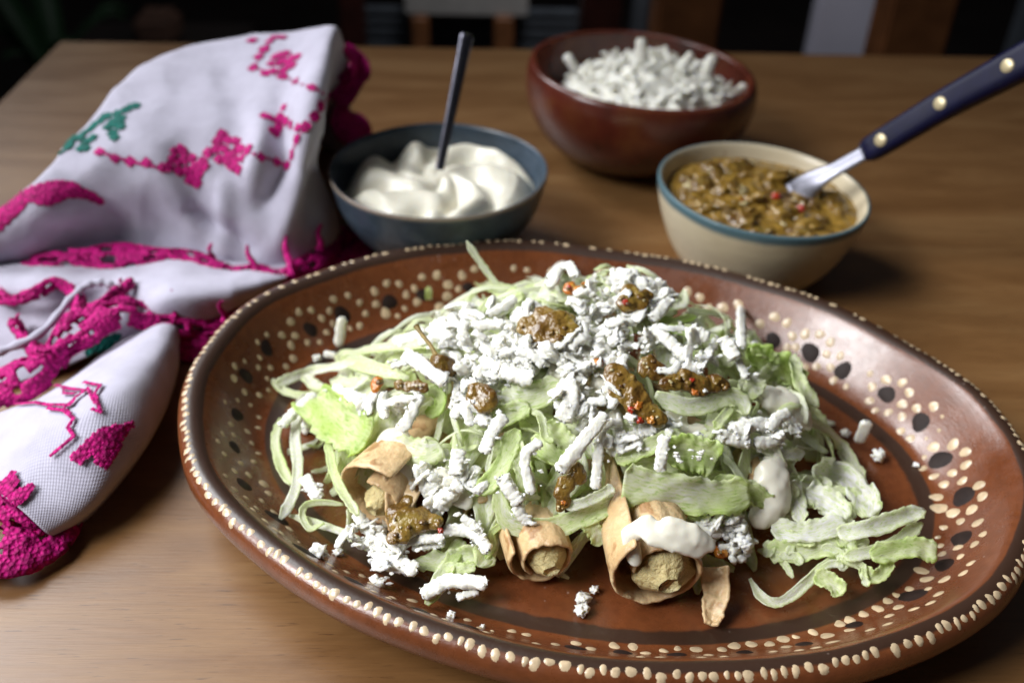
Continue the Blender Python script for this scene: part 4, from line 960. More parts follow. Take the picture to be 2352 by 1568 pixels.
# --- lettuce traced from the photograph: (label, points, width, greenness, lift, extra)
LT = [
('long pale lettuce ribbon folded back on itself at the upper left of the heap', [(1026,792),(938,792),(860,800),(798,812),(786,824),(836,840),(880,853),(938,870)], 30, .32, .007, dict(twist=.5, curl=.3, taper=(.8,.4))),
('whitish lettuce strip pointing to the platter edge at far left', [(820,834),(734,848),(675,866),(632,884)], 26, .10, .006, dict(twist=.6)),
('greenish curved lettuce strip below the whitish one at far left', [(626,870),(645,892),(680,906),(728,905),(770,890)], 18, .35, .004, {}),
('small pale lettuce corner between the two strips at far left', [(699,862),(722,884),(748,895)], 26, .3, .006, {}),
('large bright green lettuce leaf with a torn edge at the left of the heap', [(716,915),(755,952),(800,985),(842,1012)], 108, .78, .012, dict(twist=.3, curl=.22, ruffle=.16, taper=(.75,.85), n=40, m_=15, gvar=.25)),
('white translucent lettuce strand hanging down at the left edge of the heap', [(700,905),(684,950),(678,1010),(684,1060),(680,1115),(662,1160),(644,1192)], 24, .06, .006, dict(taper=(.6,.3), curl=.15)),
('green lettuce strand outermost at the left of the heap', [(645,960),(634,1000),(636,1040),(650,1080),(668,1112)], 23, .42, .004, {}),
('lettuce strand crossing in front of the open left taco', [(752,1000),(757,1040),(766,1082),(785,1126),(806,1158),(822,1184)], 22, .45, .014, dict(twist=.4)),
('thin lettuce strand looping below the left taco', [(790,1158),(740,1153),(702,1160),(694,1184),(712,1214),(745,1200)], 15, .4, .006, dict(roll0=.5)),
('long thin pale lettuce strand along the floor at lower left', [(664,1183),(734,1204),(792,1224),(836,1251),(880,1275)], 18, .12, .003, {}),
('pale green lettuce piece standing on the platter floor near the front left', [(1060,1240),(1036,1286),(1012,1330),(980,1388)], 36, .5, .004, dict(taper=(.7,.3))),
('flat lettuce piece with a curly edge under the front left cheese', [(950,1293),(1026,1288),(1084,1280),(1138,1290)], 46, .42, .003, dict(ruffle=.3)),
('thin curly lettuce edge rising at the front left', [(1158,1200),(1130,1222),(1133,1250),(1116,1282)], 15, .6, .004, {}),
('short lettuce stub under the long cheese curl at the front', [(1020,1300),(1060,1305),(1092,1300)], 26, .5, .004, {}),
('wide lettuce ribbon sweeping across the front of the heap above the centre taco', [(1142,1120),(1150,1160),(1170,1196),(1215,1212),(1275,1208),(1335,1186),(1395,1160),(1450,1150),(1530,1162),(1610,1190)], 46, .42, .009, dict(n=44, curl=.2, twist=.3)),
('broad pale green leaf lying over the front right taco', [(1432,1108),(1480,1118),(1535,1130),(1600,1138),(1660,1142),(1722,1132)], 84, .48, .013, dict(n=40, m_=11, curl=.15, ruffle=.14, taper=(.7,.6))),
('pale lettuce strip across the upper left shoulder of the heap', [(1171,769),(1113,783),(1050,800),(1000,812)], 40, .25, .004, {}),
('thin looping lettuce strand left of the summit', [(1098,655),(1060,690),(1030,730),(1012,752)], 13, .2, .004, {}),
('greyish lettuce arc behind the summit', [(1160,642),(1210,636),(1250,648),(1285,670)], 24, .05, .004, {}),
('pale green lettuce patch at the upper left of the summit', [(1100,650),(1150,664),(1192,692)], 44, .32, .005, {}),
('whitish chunk of lettuce left of the summit', [(1072,680),(1086,700),(1098,722)], 42, .05, .005, {}),
('yellowish lettuce stick beside the whitish chunk left of the summit', [(1125,685),(1112,705),(1102,722)], 16, .5, .009, {}),
('thin lettuce threads below the summit at left', [(1016,744),(1060,730),(1105,730),(1150,752)], 16, .28, .005, {}),
('second thin lettuce thread at left of the summit', [(1030,757),(1080,748),(1130,757),(1160,775)], 13, .35, .006, {}),
('pale lettuce triangle behind the salsa bits at left', [(763,870),(807,882),(853,852)], 34, .2, .004, {}),
('glossy bright green curl beside the small salsa lump at left', [(985,892),(1010,910),(1006,938),(978,952)], 28, .85, .005, {}),
('yellowish lettuce leaf in front of the cream at left', [(903,1015),(945,1034),(985,1036),(1010,1020)], 62, .35, .009, dict(curl=.15)),
('bright green lettuce fold running down left of the centre', [(1090,1132),(1130,1104),(1158,1060),(1172,1020),(1190,985)], 42, .66, .010, dict(n=34, m_=9)),
('pale green lettuce fold beside the bright one at the centre', [(1165,990),(1190,1040),(1204,1085),(1210,1130)], 44, .5, .009, {}),
('broad pale lettuce leaf in the middle of the heap', [(1150,905),(1195,915),(1245,905),(1290,880)], 66, .35, .006, dict(m_=9)),
('second broad pale lettuce leaf below the first in the middle', [(1085,960),(1130,965),(1175,950),(1215,930)], 48, .48, .006, {}),
('curled lettuce edge at the heap centre', [(1222,948),(1238,952),(1246,975),(1252,1004),(1272,1014)], 20, .38, .012, dict(roll0=.5)),
('pale lettuce leaf right of the curled edge', [(1250,975),(1285,1000),(1320,1030)], 48, .4, .006, {}),
('bright green folded lettuce at the right shoulder', [(1520,754),(1572,763),(1594,795),(1614,832)], 24, .78, .008, dict(roll0=.3)),
('thin green lettuce tip pointing right behind the summit', [(1505,730),(1548,738),(1598,726)], 18, .78, .006, {}),
('grey-green lettuce strip sloping down at the right shoulder', [(1569,748),(1619,778),(1657,812),(1682,840)], 36, .35, .005, {}),
('pale transparent lettuce strip at the far right back', [(1580,712),(1648,722),(1700,745)], 20, .2, .004, {}),
('long lettuce blade standing up at the right edge of the heap', [(1812,812),(1828,845),(1842,886),(1880,936)], 36, .4, .010, dict(taper=(1,.15))),
('yellow-green curly leaf at the right edge of the heap', [(1712,812),(1760,830),(1800,855),(1840,890)], 70, .78, .004, dict(ruffle=.3, m_=9)),
('small crinkled yellow-green leaf tip at the right edge', [(1725,800),(1760,812),(1790,830)], 28, .72, .008, dict(ruffle=.4)),
('long pale lettuce ribbon curving over below the right salsa', [(1505,905),(1560,930),(1620,930),(1668,912),(1700,925),(1712,952)], 44, .26, .010, dict(n=34, curl=.3)),
('round pale lettuce slice right of the salsa streak', [(1700,872),(1722,888),(1742,910)], 60, .25, .004, {}),
('lettuce stick leaning among the cheese right of the salsa', [(1680,932),(1660,958),(1642,982)], 22, .42, .009, {}),
('second lettuce stick beside it, wider and ribbed', [(1706,938),(1684,965),(1664,992)], 42, .4, .006, {}),
('glossy white lettuce tip pointing right out of the heap', [(1736,1019),(1780,1036),(1815,1044),(1848,1038)], 30, .03, .006, dict(taper=(.6,.15))),
('long lettuce strip curving down at the right of the platter floor', [(1846,966),(1900,990),(1935,1030),(1958,1070),(1982,1106)], 30, .28, .004, dict(n=34)),
('pale lettuce leaf beside the half hidden taco', [(1806,1109),(1832,1140),(1838,1200)], 36, .15, .006, {}),
('bright green lettuce piece between cream and pale leaves at right', [(1786,1068),(1790,1110),(1796,1168)], 30, .88, .004, {}),
('cluster leaf, pale and translucent, at the right of the heap', [(1866,1080),(1930,1090),(1978,1130),(1992,1186)], 66, .10, .005, dict(ruffle=.25, m_=9)),
('lower translucent leaf of the right cluster', [(1850,1130),(1900,1150),(1945,1190)], 60, .12, .006, dict(ruffle=.25)),
('milky lettuce strip in front of the right cluster', [(1771,1212),(1851,1222),(1940,1196)], 50, .06, .006, {}),
('light green lettuce strip low at the right', [(1762,1262),(1840,1266),(1928,1250)], 52, .5, .003, {}),
('pointed white-dusted lettuce blade reaching right', [(1925,1226),(2000,1212),(2070,1188),(2124,1170)], 40, .16, .010, dict(taper=(.6,.2), curl=.4)),
('ribbed lettuce blade just under the pointed one', [(1940,1280),(2010,1264),(2070,1236),(2118,1200)], 30, .28, .007, dict(taper=(.6,.2))),
('wide yellow-green lettuce piece farthest right on the platter', [(2000,1276),(2060,1262),(2110,1258),(2152,1268)], 50, .58, .008, dict(taper=(.4,.7))),
('long lettuce strand looping forward at lower right', [(1990,1248),(1940,1272),(1895,1300),(1850,1340),(1812,1372),(1780,1384),(1748,1370),(1722,1328)], 24, .2, .003, dict(n=40, curl=.4)),
('small ribbed lettuce curl at lower right', [(1872,1318),(1896,1332),(1918,1346),(1938,1362)], 42, .5, .004, dict(curl=.9)),
('narrow crinkled lettuce bit right of the ribbed curl', [(1930,1282),(1976,1300),(1984,1324),(1994,1346)], 18, .35, .005, dict(ruffle=.4)),
('lettuce loop lying between the wide piece and the curl', [(1982,1300),(2000,1324),(2026,1316),(2046,1288)], 30, .55, .004, dict(curl=.8)),
('thin lettuce strand in the shade at lower right', [(1740,1262),(1790,1282),(1822,1326)], 15, .35, .002, {}),
('bright green lettuce gap piece at front centre', [(1225,1000),(1262,1040),(1300,1066),(1335,1092)], 44, .62, .006, {}),
('lettuce fold running up to the right at front centre', [(1415,1058),(1450,1046),(1500,1022),(1562,990)], 36, .45, .010, dict(roll0=.3)),
('round bright green lettuce leaf at the front right', [(1530,1040),(1575,1038),(1612,1046),(1645,1062)], 82, .72, .012, dict(m_=11, curl=.35, taper=(.5,.5))),
('yellow-green lettuce strip behind the broad front leaf', [(1640,1106),(1700,1120),(1740,1138),(1774,1164)], 46, .6, .008, dict(taper=(.6,.2))),
('short lettuce end hanging between the two front tacos', [(1350,1196),(1368,1222),(1384,1250)], 40, .45, .010, dict(taper=(.7,.4))),
('pale lettuce strip pointing up right above the centre taco', [(1300,1165),(1350,1150),(1390,1130),(1408,1116)], 24, .1, .014, dict(taper=(.5,.5))),
('lettuce fold under the potato at the front right taco', [(1580,1190),(1620,1205),(1655,1228)], 44, .45, .008, {}),
('pale lettuce leaf in the centre right', [(1400,1000),(1450,990),(1500,1000)], 56, .32, .005, {}),
('shaded lettuce leaf under the centre fold', [(1440,1075),(1500,1070),(1560,1080)], 44, .5, .005, {}),
('small lone green lettuce bit standing at the back left wall of the platter', None, 0, 0, 0, {}),
]
for lb, pts, wd, g, lift, kw in LT:
    if pts is None: continue
    kw = dict(kw); kw.pop('lifts', None)
    lett(lb, pts, wd, g, lift, **kw)
ph, s = plate_find(982, 690); b0 = plate_pt(ph, s, .001)
tag(ribbon([b0, b0 + Vector((0, -.0005, .004)), b0 + Vector((.0003, -.001, .009))], .0035, .6, nr=(0, -1, .3), taper=(.8, .2), n=10), 'small lone green lettuce bit standing at the back left wall of the platter', 'lettuce shred')
tag(ribbon([at_y(1071, 553, .405), at_y(1090, 583, .404), at_y(1110, 612, .402), at_y(1130, 640, .400), at_y(1150, 668, .398)], .0034, .1, nr=(0, -1, .2), taper=(.08, .9), n=24, curl=.2), 'sharp pale lettuce spike sticking up at the back of the heap', 'lettuce shred')

LMK = [((1262, 748), 'the square lump of salsa'), ((1450, 640), 'the summit of the heap'), ((1015, 842), 'the stemmed tomatillo'), ((800, 985), 'the large bright green leaf'), ((1110, 920), 'the smooth brown salsa drop'), ((1460, 910), 'the long diagonal salsa streak'),
       ((1600, 880), 'the right row of salsa lumps'), ((1340, 1015), 'the longest straight cheese shred'), ((1590, 1045), 'the round bright green leaf'), ((900, 1180), 'the open left taco'), ((1100, 1120), 'the hidden taco left of centre'), ((1600, 1180), 'the front right taco'),
       ((1750, 990), 'the right edge of the heap'), ((1400, 780), 'the middle of the cheese'), ((1150, 790), 'the pale upper left ribbons'), ((1700, 800), 'the right shoulder of the heap')]
def near(p):
    x, y = screen(p); return min(LMK, key=lambda l: (l[0][0] - x) ** 2 + (l[0][1] - y) ** 2)[1]
# --- filler lettuce: shreds that make up the body of the heap
random_l = random.Random(21)
def filler(n, lo, hi, layer_label, group, wr=(.0035, .0085), gr=(.05, .65), stuff=False):
    made = []
    for k in range(n):
        while True:
            x = random_l.uniform(-.075, .175); y = random_l.uniform(.262, .44)
            d2 = ((x - .048) / .116) ** 2 + ((y - .352) / .086) ** 2
            if d2 < 1: break
        a = random_l.uniform(0, 6.28); L = random_l.uniform(.018, .045); k_ = random_l.uniform(-1.2, 1.2); pts = []
        lf = random_l.uniform(lo, hi)
        for i in range(5):
            t = i / 4 - .5; aa = a + k_ * t; px_, py_ = x + math.cos(aa) * L * t, y + math.sin(aa) * L * t
            h = H(px_, py_); pts.append(Vector((px_, py_, max(.0105, h + lf + .004 * math.sin(t * 5 + k)))))
        ob = tag(ribbon(pts, random_l.uniform(*wr), random_l.uniform(*gr), twist=random_l.uniform(-1, 1), roll0=random_l.uniform(-.9, .9), curl=random_l.uniform(-.2, .4), n=16, m_=6), layer_label + near(pts[2]), 'lettuce shred', group + near(pts[2]))
        made.append(ob)
    if stuff: return made
inner = filler(95, -.016, -.006, 'x', 'x', stuff=True) + filler(48, -.008, -.003, 'x', 'x', (.0025, .006), (.0, .5), stuff=True)
with bpy.context.temp_override(active_object=inner[0], selected_objects=inner, selected_editable_objects=inner): bpy.ops.object.join()
inner[0].name = 'shredded_lettuce'; del inner[0]['group']
tag(inner[0], 'pale shredded lettuce packed beneath the top layer of the heap on the platter', 'shredded lettuce', kind='stuff')
filler(62, -.006, .0015, 'pale green lettuce shred on the heap by ', 'lettuce shreds on the heap by ', (.0022, .006), (.0, .5))
filler(55, -.006, .002, 'broad pale lettuce piece in the heap by ', 'broad pale lettuce pieces by ', (.006, .012), (.0, .45))
filler(80, -.001, .006, 'thin pale lettuce strand lying on top by ', 'thin lettuce strands on top by ', (.0012, .0032), (.0, .4))
for k in range(26):      # looser shreds to the right
    x0, y0 = R.uniform(1750, 1990), R.uniform(1090, 1300); a = R.uniform(0, 6.28); L = R.uniform(25, 55)
    lett('loose pale lettuce shred in the low pile at the right of the heap', [(x0 - L * math.cos(a), y0 - .6 * L * math.sin(a)), (x0 + 6, y0 - 5), (x0 + L * math.cos(a + .6), y0 + .6 * L * math.sin(a + .6))], R.uniform(16, 40), R.uniform(0, .5), R.uniform(.0, .005), group='loose lettuce shreds at the right of the heap', twist=R.uniform(-1, 1))

# --- cheese traced from the photograph
CRP = []
def chz(label, pts, wd, lift=.008, group=None, rough=.24, flat=.55, n=30, zs_=None, **kw):
    if zs_: Q = [at(x, y, z) for (x, y), z in zip(pts, zs_)]
    else: Q = [P(x, y, lift) for x, y in pts]
    if len(Q) == 2: mid = (Q[0] + Q[1]) / 2 + Vector((0, 0, .0006))
    else: mid = Q[1]
    c = mid; nr = (Hn(c.x, c.y) + (CAMP - c).normalized()).normalized()
    CRP.extend([(Q[0].lerp(Q[-1], R.random()) + Vector((R.gauss(0, .0018), R.gauss(0, .0018), R.gauss(0, .0006) + .0008)), wd) for _ in range(9)])
    V, F = shred('s', Q[0], Q[-1], wpx(mid, wd * .92), 0, nr, mid, rough=rough, flat=flat, n=n, seg=14, **kw)
    o = mesh_obj('cheese_shred', V, F, M['cheese']); return tag(o, label, 'cheese shred', group)
CT = [
('thick smooth cheese shred lying beside the stemmed tomatillo', [(930,812),(976,842),(1024,880)], 34, .014),
('cheese shred draped at the far left over the white lettuce strand', [(646,980),(684,938),(725,906)], 24, .011),
('wide cheese shred above the large green leaf', [(765,896),(807,912),(850,930)], 36, .010),
('pale cheese shred slanting down right of the large green leaf', [(967,906),(942,955),(920,990)], 28, .012),
('thin arched cheese shred right of the large green leaf', [(877,934),(909,918),(953,915)], 18, .013),
('cheese shred slanting over the bright lettuce left of centre', [(1160,955),(1130,996),(1110,1040)], 30, .014),
('curved cheese shred hanging over the front centre lettuce', [(1241,1012),(1206,1050),(1221,1135)], 25, .016),
('longest straight cheese shred at the centre of the heap', [(1392,950),(1340,1012),(1284,1084)], 32, .018),
('crumbly cheese shred hanging down right of the longest one', [(1382,985),(1374,1047),(1368,1123)], 25, .014),
('cheese shred hanging left of the round green leaf', [(1527,1000),(1520,1040),(1516,1082)], 28, .016),
('stubby upright cheese shred left of the green fold', [(1055,1032),(1050,1062),(1050,1091)], 32, .014),
('broad cheese shred with grooves on the front lettuce', [(1152,1094),(1172,1124),(1196,1156)], 36, .014),
('cheese shred just above the wide front ribbon', [(1184,1161),(1198,1182),(1214,1202)], 26, .013),
('cheese shred hanging below the left taco', [(818,1178),(836,1207),(856,1226)], 26, .008),
('cheese shred next to it on the floor below the left taco', [(842,1234),(862,1252),(884,1272)], 32, .007),
('large blocky cheese shred at the front left', [(858,1286),(908,1293),(960,1308)], 38, .008),
('curled cheese end below the large blocky shred', [(856,1322),(868,1338),(882,1336)], 22, .004),
('flat cheese shred below the brown salsa', [(935,1242),(978,1238),(1020,1234)], 24, .010),
('second flat cheese shred under the first below the salsa', [(946,1256),(985,1252),(1022,1246)], 22, .007),
('long curved cheese shred ending at the thin curly lettuce', [(1020,1216),(1085,1222),(1122,1266)], 30, .010),
('long cheese curl lying in front on the platter floor', [(970,1368),(1030,1336),(1119,1340)], 36, .006),
('small cheese shred beside the long curl on the floor', [(1049,1371),(1074,1366),(1098,1356)], 20, .003),
('cheese shred left of the broken taco', [(696,1097),(716,1120),(733,1146)], 28, .006),
('cheese shred standing on the back left wall of the platter', [(787,728),(782,764),(777,802)], 24, None),
('small cheese shred at the foot of the standing one', [(744,812),(758,814),(772,816)], 16, None),
('thick cheese shred leaning at the back of the platter', [(1292,604),(1276,630),(1260,658)], 32, .010),
('short cheese stub right of the thick leaning one', [(1298,606),(1312,616),(1322,636)], 26, .012),
('cheese shred at the upper right of the summit', [(1496,736),(1518,712),(1540,687)], 26, .010),
('long cheese shred sloping right below the summit', [(1496,750),(1536,784),(1578,824)], 30, .009),
('cylindrical cheese shred at the right shoulder', [(1660,776),(1676,798),(1692,824)], 34, .012),
('thin cheese shred below the cylindrical one', [(1694,827),(1704,846),(1714,870)], 20, .008),
('tall blurred cheese shred standing at the back right', [(1702,700),(1702,745),(1703,798)], 24, .006),
('small blurred cheese shred right of the tall one', [(1744,778),(1735,790),(1727,806)], 18, .004),
('broad cheese block above the longest shred', [(1308,872),(1312,918),(1294,968)], 42, .012),
('cheese shred left of the broad block', [(1230,827),(1246,810),(1262,795)], 26, .010),
('lone cheese shred standing upright on the right floor of the platter', [(1968,1024),(1980,996),(1992,966)], 28, None),
('long cheese shred at the lower right of the heap', [(1648,998),(1684,1010),(1722,1016)], 30, .010),
('cheese shred above it at the lower right', [(1682,990),(1730,975),(1780,978)], 32, .010),
('cheese shred at the right edge above the white lettuce tip', [(1812,960),(1820,975),(1828,998)], 26, .008),
('white cheese shred on the upper left shoulder', [(905,788),(940,776),(975,765)], 30, .008),
('cheese shred under the folded pale ribbon at upper left', [(898,842),(935,832),(965,836)], 14, .012),
('pointed cheese chip at the centre right of the summit', [(1396,745),(1408,765),(1420,790)], 40, .010),
('cheese shred crossing the centre of the heap', [(1150,850),(1185,862),(1225,868)], 40, .012),
('cheese shred right of the dark salsa', [(1570,835),(1592,845),(1610,850)], 30, .008),
('small cheese bar on the round green leaf', [(1553,1040),(1557,1050),(1561,1060)], 10, .018),
('tiny cheese cube on the round green leaf', [(1600,1052),(1606,1052),(1610,1053)], 12, .018),
('cheese shred laid over the left of the broad front leaf', [(1010,1150),(1040,1130),(1060,1110)], 34, .012),
('cheese shred pointing at the salsa on the left taco', [(1060,1186),(1085,1204),(1108,1222)], 20, .012),
]
for lb, pts, wd, lift in CT:
    if lift is None:
        ph0, s0 = plate_find(*pts[-1 if 'back left' in lb or 'foot' in lb else 0]); base = plate_pt(ph0, s0)
        if 'foot' in lb:
            Q = [at(x, y, base.z + .003) for x, y in pts]
        else:
            lo_ = pts[-1] if 'back left' in lb else pts[0]; hi_ = pts[0] if 'back left' in lb else pts[-1]
            Q = [base + Vector((0, 0, .002)), None, at_y(hi_[0], hi_[1], base.y + .0015)]; Q[1] = (Q[0] + Q[2]) / 2
        V, F = shred('s', Q[0], Q[2], wpx(Q[1], wd), 0, Vector((0, -1, .4)).normalized(), Q[1], rough=.14, n=14, seg=10)
        o = mesh_obj('cheese_shred', V, F, M['cheese']); subsurf(o, 1); tag(o, lb, 'cheese shred')
    else: chz(lb, pts, wd, lift)
# lone crumbs, single things
def crumb(px, py, r, label, zz=None, amp=.45, cat='cheese crumb'):
    if zz is None:
        p = at(px, py, .0095 + .0)
        ph, s = plate_find(px, py)
        if s > .34: p = plate_pt(ph, s)
    else: p = at(px, py, zz)
    rr = wpx(p, r); V, F = lump(p + Vector((0, 0, rr * .6)), rr, amp, 2.2, 3, .8); tag(mesh_obj('cheese_crumb', V, F, M['cheese']), label, cat)
for c_ in ((1338, 1378, 15, 'front crumb of cheese on the bare platter, upper of the touching pair'), (1336, 1406, 15, 'lower crumb of the touching pair in front of the tacos'), (1365, 1357, 9, 'small cheese crumb right of the touching pair'), (1941, 999, 10, 'small crumb left of the lone upright cheese shred'), (2016, 1052, 14, 'oblong cheese crumb on the right platter floor'), (2104, 1070, 6, 'tiny white crumb on the dark ring at right'),
           (731, 1278, 20, 'ragged cheese crumb on the dark ring at the lower left'), (775, 1271, 11, 'flat cheese flake right of the ragged crumb'), (730, 826, 9, 'round crumb beside the standing cheese shred at left'), (668, 967, 14, 'crumb at the far left edge of the heap'), (1036, 1412, 9, 'small crumb on the front left wall of the platter'), (1108, 1438, 5, 'tiny bluish white crumb on the front wall of the platter'), (668, 1040, 7, 'small crumb stuck beside the white hanging strand'), (712, 985, 18, 'double crumb right of the white hanging strand')):
    crumb(*c_)
# --- grated cheese scattered over the heap
REG = [((1000,1060),(70,40),.02),((1150,745),(150,50),.15),((1420,680),(120,48),.17),((1340,790),(160,60),.22),((1120,850),(100,50),.12),((1080,925),(60,45),.05),((1340,900),(75,65),.10),((1560,800),(90,55),.08),((1500,1000),(130,45),.08),((1740,990),(90,35),.06),((900,925),(70,20),.025),((1030,1110),(80,50),.08),((1000,785),(60,22),.03),((850,1225),(70,30),.05),((900,1270),(70,30),.05),((1650,1225),(50,40),.06),((1190,810),(80,40),.06),((1460,640),(60,20),.05)]
rc = random.Random(5)
def spot():
    tot = sum(r[2] for r in REG); x = rc.random() * tot
    for (c, rr, w_) in REG:
        x -= w_
        if x <= 0: break
    a = rc.random() * 6.283; q = math.sqrt(rc.random()); return c[0] + rr[0] * q * math.cos(a), c[1] + rr[1] * q * math.sin(a)
def flake(c, r, nr, seed):
    """a ragged flat crumble of fresh cheese"""
    vs, fs = ico(3); q = Vector((0, 0, 1)).rotation_difference(Vector(nr).normalized()); sp_ = rc.uniform(0, 6.28); st_ = rc.uniform(1, 1.7); fl = rc.uniform(.32, .6); V = []
    for v in vs:
        k = 1 + .55 * N(v, 1.5, seed) + (.42 - abs(N(v, 2.6, seed + 7)) * 1.3) * .5 + .30 * N(v, 5.5, seed + 3) + .12 * N(v, 11, seed + 1)
        p = v * (r * k); p.z *= fl; p.x *= st_; p = Matrix.Rotation(sp_, 3, 'Z') @ p; V.append(q @ p + Vector(c))
    return V, fs
for k in range(190):
    x, y = spot(); L = rc.uniform(16, 42); a = rc.uniform(0, 6.283); p0 = P(x - L * math.cos(a), y - L * .8 * math.sin(a), rc.uniform(.005, .012)); p1 = P(x + L * math.cos(a), y + L * .8 * math.sin(a), rc.uniform(.005, .013))
    if (p1 - p0).length > .024: continue
    mid = (p0 + p1) / 2 + Vector((rc.uniform(-1, 1), rc.uniform(-1, 1), rc.uniform(-.5, 1.2))) * .0018
    V, F = shred('s', p0, p1, wpx(mid, rc.uniform(12, 27)), 0, Vector((rc.uniform(-.8, .8), rc.uniform(-.9, .3), 1)).normalized(), mid, rough=rc.uniform(.22, .36), seg=12, n=20, flat=rc.uniform(.3, .65))
    nr_ = near(mid); tag(mesh_obj('cheese_shred', V, F, M['cheese']), 'crumbly white cheese shred by ' + nr_, 'cheese shred', 'cheese shreds by ' + nr_)
for k in range(110):
    x, y = spot(); p = P(x, y, rc.uniform(.005, .0115)); V, F = flake(p, wpx(p, rc.uniform(8, 20)), (rc.uniform(-.8, .8), rc.uniform(-1, .3), rc.uniform(.3, 1)), rc.random() * 70)
    nr_ = near(p); tag(mesh_obj('cheese_flake', V, F, M['cheese']), 'ragged white cheese flake by ' + nr_, 'cheese flake', 'cheese flakes by ' + nr_)
parts = []
for k in range(1300):
    x, y = spot(); p = P(x + rc.uniform(-18, 18), y + rc.uniform(-12, 12), rc.uniform(.002, .0105)); parts.append(lump(p, wpx(p, rc.choice((2, 3, 4, 5, 6, 8))), .6, 2.5, 1, rc.uniform(.4, .9), nrm=(rc.uniform(-1, 1), rc.uniform(-1, 1), 1), seed=rc.random() * 60, stretch=rc.uniform(1, 1.8)))
for p, wd in CRP: parts.append(lump(p, wpx(p, rc.uniform(1.5, 5.5)), .6, 2.5, 1, rc.uniform(.5, .9), seed=rc.random() * 60, stretch=rc.uniform(1, 1.7)))
V, F = join(parts); tag(mesh_obj('cheese_crumbs', V, F, M['cheese'], smooth=False), 'fine white cheese crumbs sprinkled over the heap of lettuce', 'cheese crumbs', kind='stuff')

# --- spoonfuls of salsa on the heap
def salsa(label, spots, mat='salsa', bits=(), lift=.009, kids=6, flat=.45):
    o = blob('salsa_spoonful', spots, mat, label, 'salsa', flat, .16, 1.7, 3, lift)
    for k in range(kids):
        x, y, r = spots[R.randrange(len(spots))][:3]; p = P(x + R.uniform(-.7, .7) * r, y + R.uniform(-.6, .4) * r, lift + .0022); mt, nm = R.choice((('salsa', 'tomatillo_bit'), ('salsa_dark', 'tomatillo_skin'), ('onion', 'seed')))
        V, F = lump(p, wpx(p, R.uniform(4, 9) if nm != 'seed' else 3.5), .35, 1.6, 2, .55); mesh_obj(nm, V, F, M[mt], o)
    for (x, y, r, mt) in bits:
        p = P(x, y, lift + .0030); V, F = lump(p - Vector((0, 0, .001)), wpx(p, r * .85), .45, 1.6, 3, .45, nrm=(0, -.5, 1)); mesh_obj({'chili': 'chili_piece', 'cheese': 'cheese_bit', 'salsa_orange': 'orange_piece'}.get(mt, 'bit'), V, F, M[mt], o)
salsa('largest square lump of brown-green salsa high on the heap', [(1215,748,24),(1250,738,30),(1290,742,28),(1310,760,20),(1240,770,24),(1280,775,22),(1270,750,30)], kids=10, lift=.012)
salsa('salsa lump with a red piece at the right of the summit', [(1448,672,20),(1465,690,24),(1440,695,20),(1480,680,16)], bits=((1437,688,9,'chili'),), lift=.012)
salsa('small orange salsa piece behind the summit', [(1310,662,15),(1328,668,12),(1345,660,12)], 'salsa_orange', ((1308,655,6,'chili'),), kids=2, lift=.010)
salsa('smooth drop of brown salsa on the cheese left of centre', [(1098,905,24),(1118,918,24),(1112,930,18)], bits=((1088,918,6,'cheese'),(1146,942,8,'cheese')), kids=1, lift=.013)
salsa('small orange salsa lump behind the large green leaf', [(866,880,14),(862,892,10)], 'salsa_orange', kids=1, lift=.011)
salsa('row of little olive salsa bits left of the thick cheese shred', [(918,884,12),(935,888,12),(958,884,12),(972,890,12)], 'salsa', kids=4, lift=.012)
salsa('long diagonal streak of salsa down the middle right of the heap', [(1412,858,22),(1430,880,28),(1450,905,28),(1466,930,26),(1490,948,22),(1512,962,18),(1420,900,18)], 'salsa', ((1465,925,13,'salsa_orange'),(1450,935,9,'chili'),(1496,960,10,'salsa_orange'),(1470,960,9,'chili')), kids=12, lift=.012)
salsa('dark charred salsa patch above the diagonal streak', [(1490,838,20),(1508,852,20),(1480,850,14)], 'salsa_dark', kids=4, lift=.010)
salsa('row of salsa lumps with red specks right of the diagonal streak', [(1550,878,18),(1575,872,22),(1605,885,24),(1640,880,20),(1662,884,14),(1530,880,14)], 'salsa_dark', ((1612,872,8,'chili'),(1590,868,7,'chili'),(1598,896,9,'salsa_orange'),(1620,892,6,'cheese')), kids=10, lift=.012)
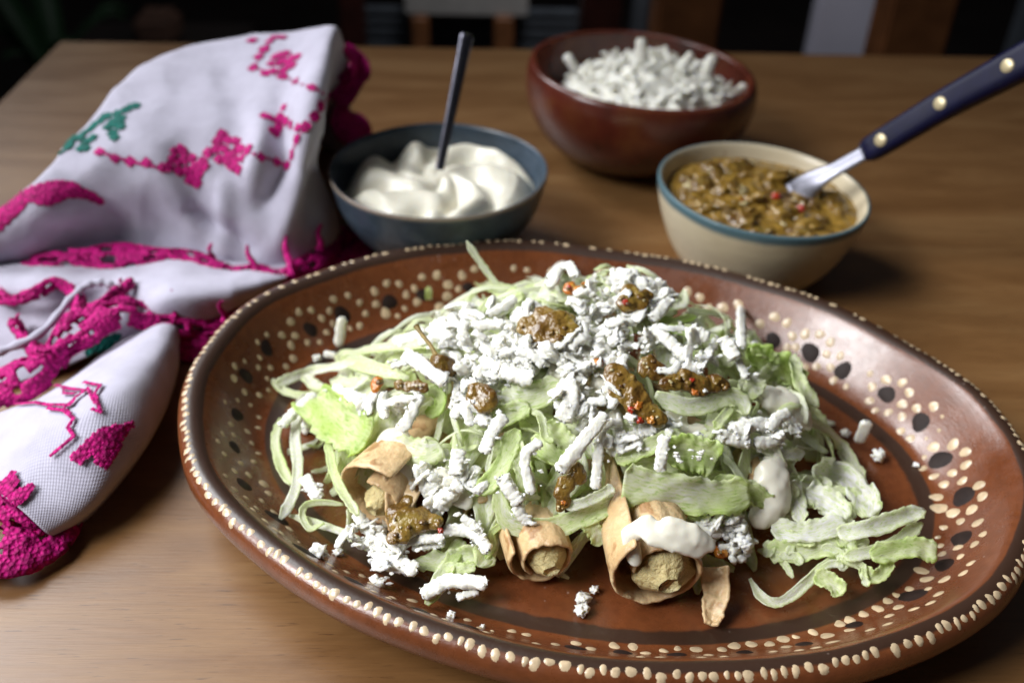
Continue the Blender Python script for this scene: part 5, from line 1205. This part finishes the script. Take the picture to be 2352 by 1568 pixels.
salsa('salsa trickle above the centre taco', [(1322,1080,16),(1330,1095,16),(1300,1112,18),(1290,1130,16),(1296,1150,15),(1286,1165,10)], 'salsa', ((1296,1148,8,'salsa_orange'),(1296,1112,5,'onion')), kids=4, lift=.014)
salsa('brown-green salsa spoonful on the left taco', [(915,1180,26),(935,1200,32),(960,1195,28),(925,1225,22),(905,1235,16),(935,1160,18),(1000,1198,16)], 'salsa', ((1012,1214,7,'chili'),(932,1168,5,'cheese')), kids=12, lift=.014)
salsa('yellow salsa bit under the cheese crumbs on the front right taco', [(1655,1268,14),(1645,1260,8)], 'salsa_orange', kids=1, lift=.010)
salsa('orange speck on the ribbon above the front right taco', [(1571,1187,8)], 'salsa_orange', kids=0, lift=.012)
salsa('orange stain of salsa beside the cheese at the centre', [(1376,832,10),(1372,822,8)], 'salsa_orange', kids=0, lift=.011)
# cheese crumble clump on the front right taco
parts = []
for k in range(90):
    x, y = 1690 + R.gauss(0, 22) , 1225 + R.gauss(0, 26); p = P(x, y, R.uniform(.006, .014)); parts.append(lump(p, wpx(p, R.uniform(4, 14)), .5, 2.0, 2, .7))
V, F = join(parts); tag(mesh_obj('cheese_clump', V, F, M['cheese']), 'clump of crumbled cheese on the right side of the front right taco', 'cheese', kind='stuff')
# stemmed tomatillo
tc = P(1018, 842, .010)
tm = tag(empty('tomatillo', tc.to_tuple()), 'small brown roasted tomatillo with its stem standing up at left', 'tomatillo')
V, F = lump(tc, wpx(tc, 30), .10, 1.4, 3, 1.25, nrm=(-.5, .1, .7)); mesh_obj('fruit', V, F, M['salsa_dark'], tm)
a = P(1002, 818, .014); d = depth(a); b = CAMP + ray(956, 748) * (d / ray(956, 748).dot(FW) * 1.02)
path = catmull([tuple(a), tuple(a.lerp(b, .35) + Vector((.0006, 0, 0))), tuple(a.lerp(b, .7)), tuple(b)], 16)
V, F = tube(path, [.0016, .0012, .0010, .0010, .0009, .0009, .0009, .0009, .0009, .0009, .0009, .0009, .0010, .0011, .0013, .0014], 8); mesh_obj('stem', V, F, M['stem'], tm)
# drop the leftovers of unused helper data
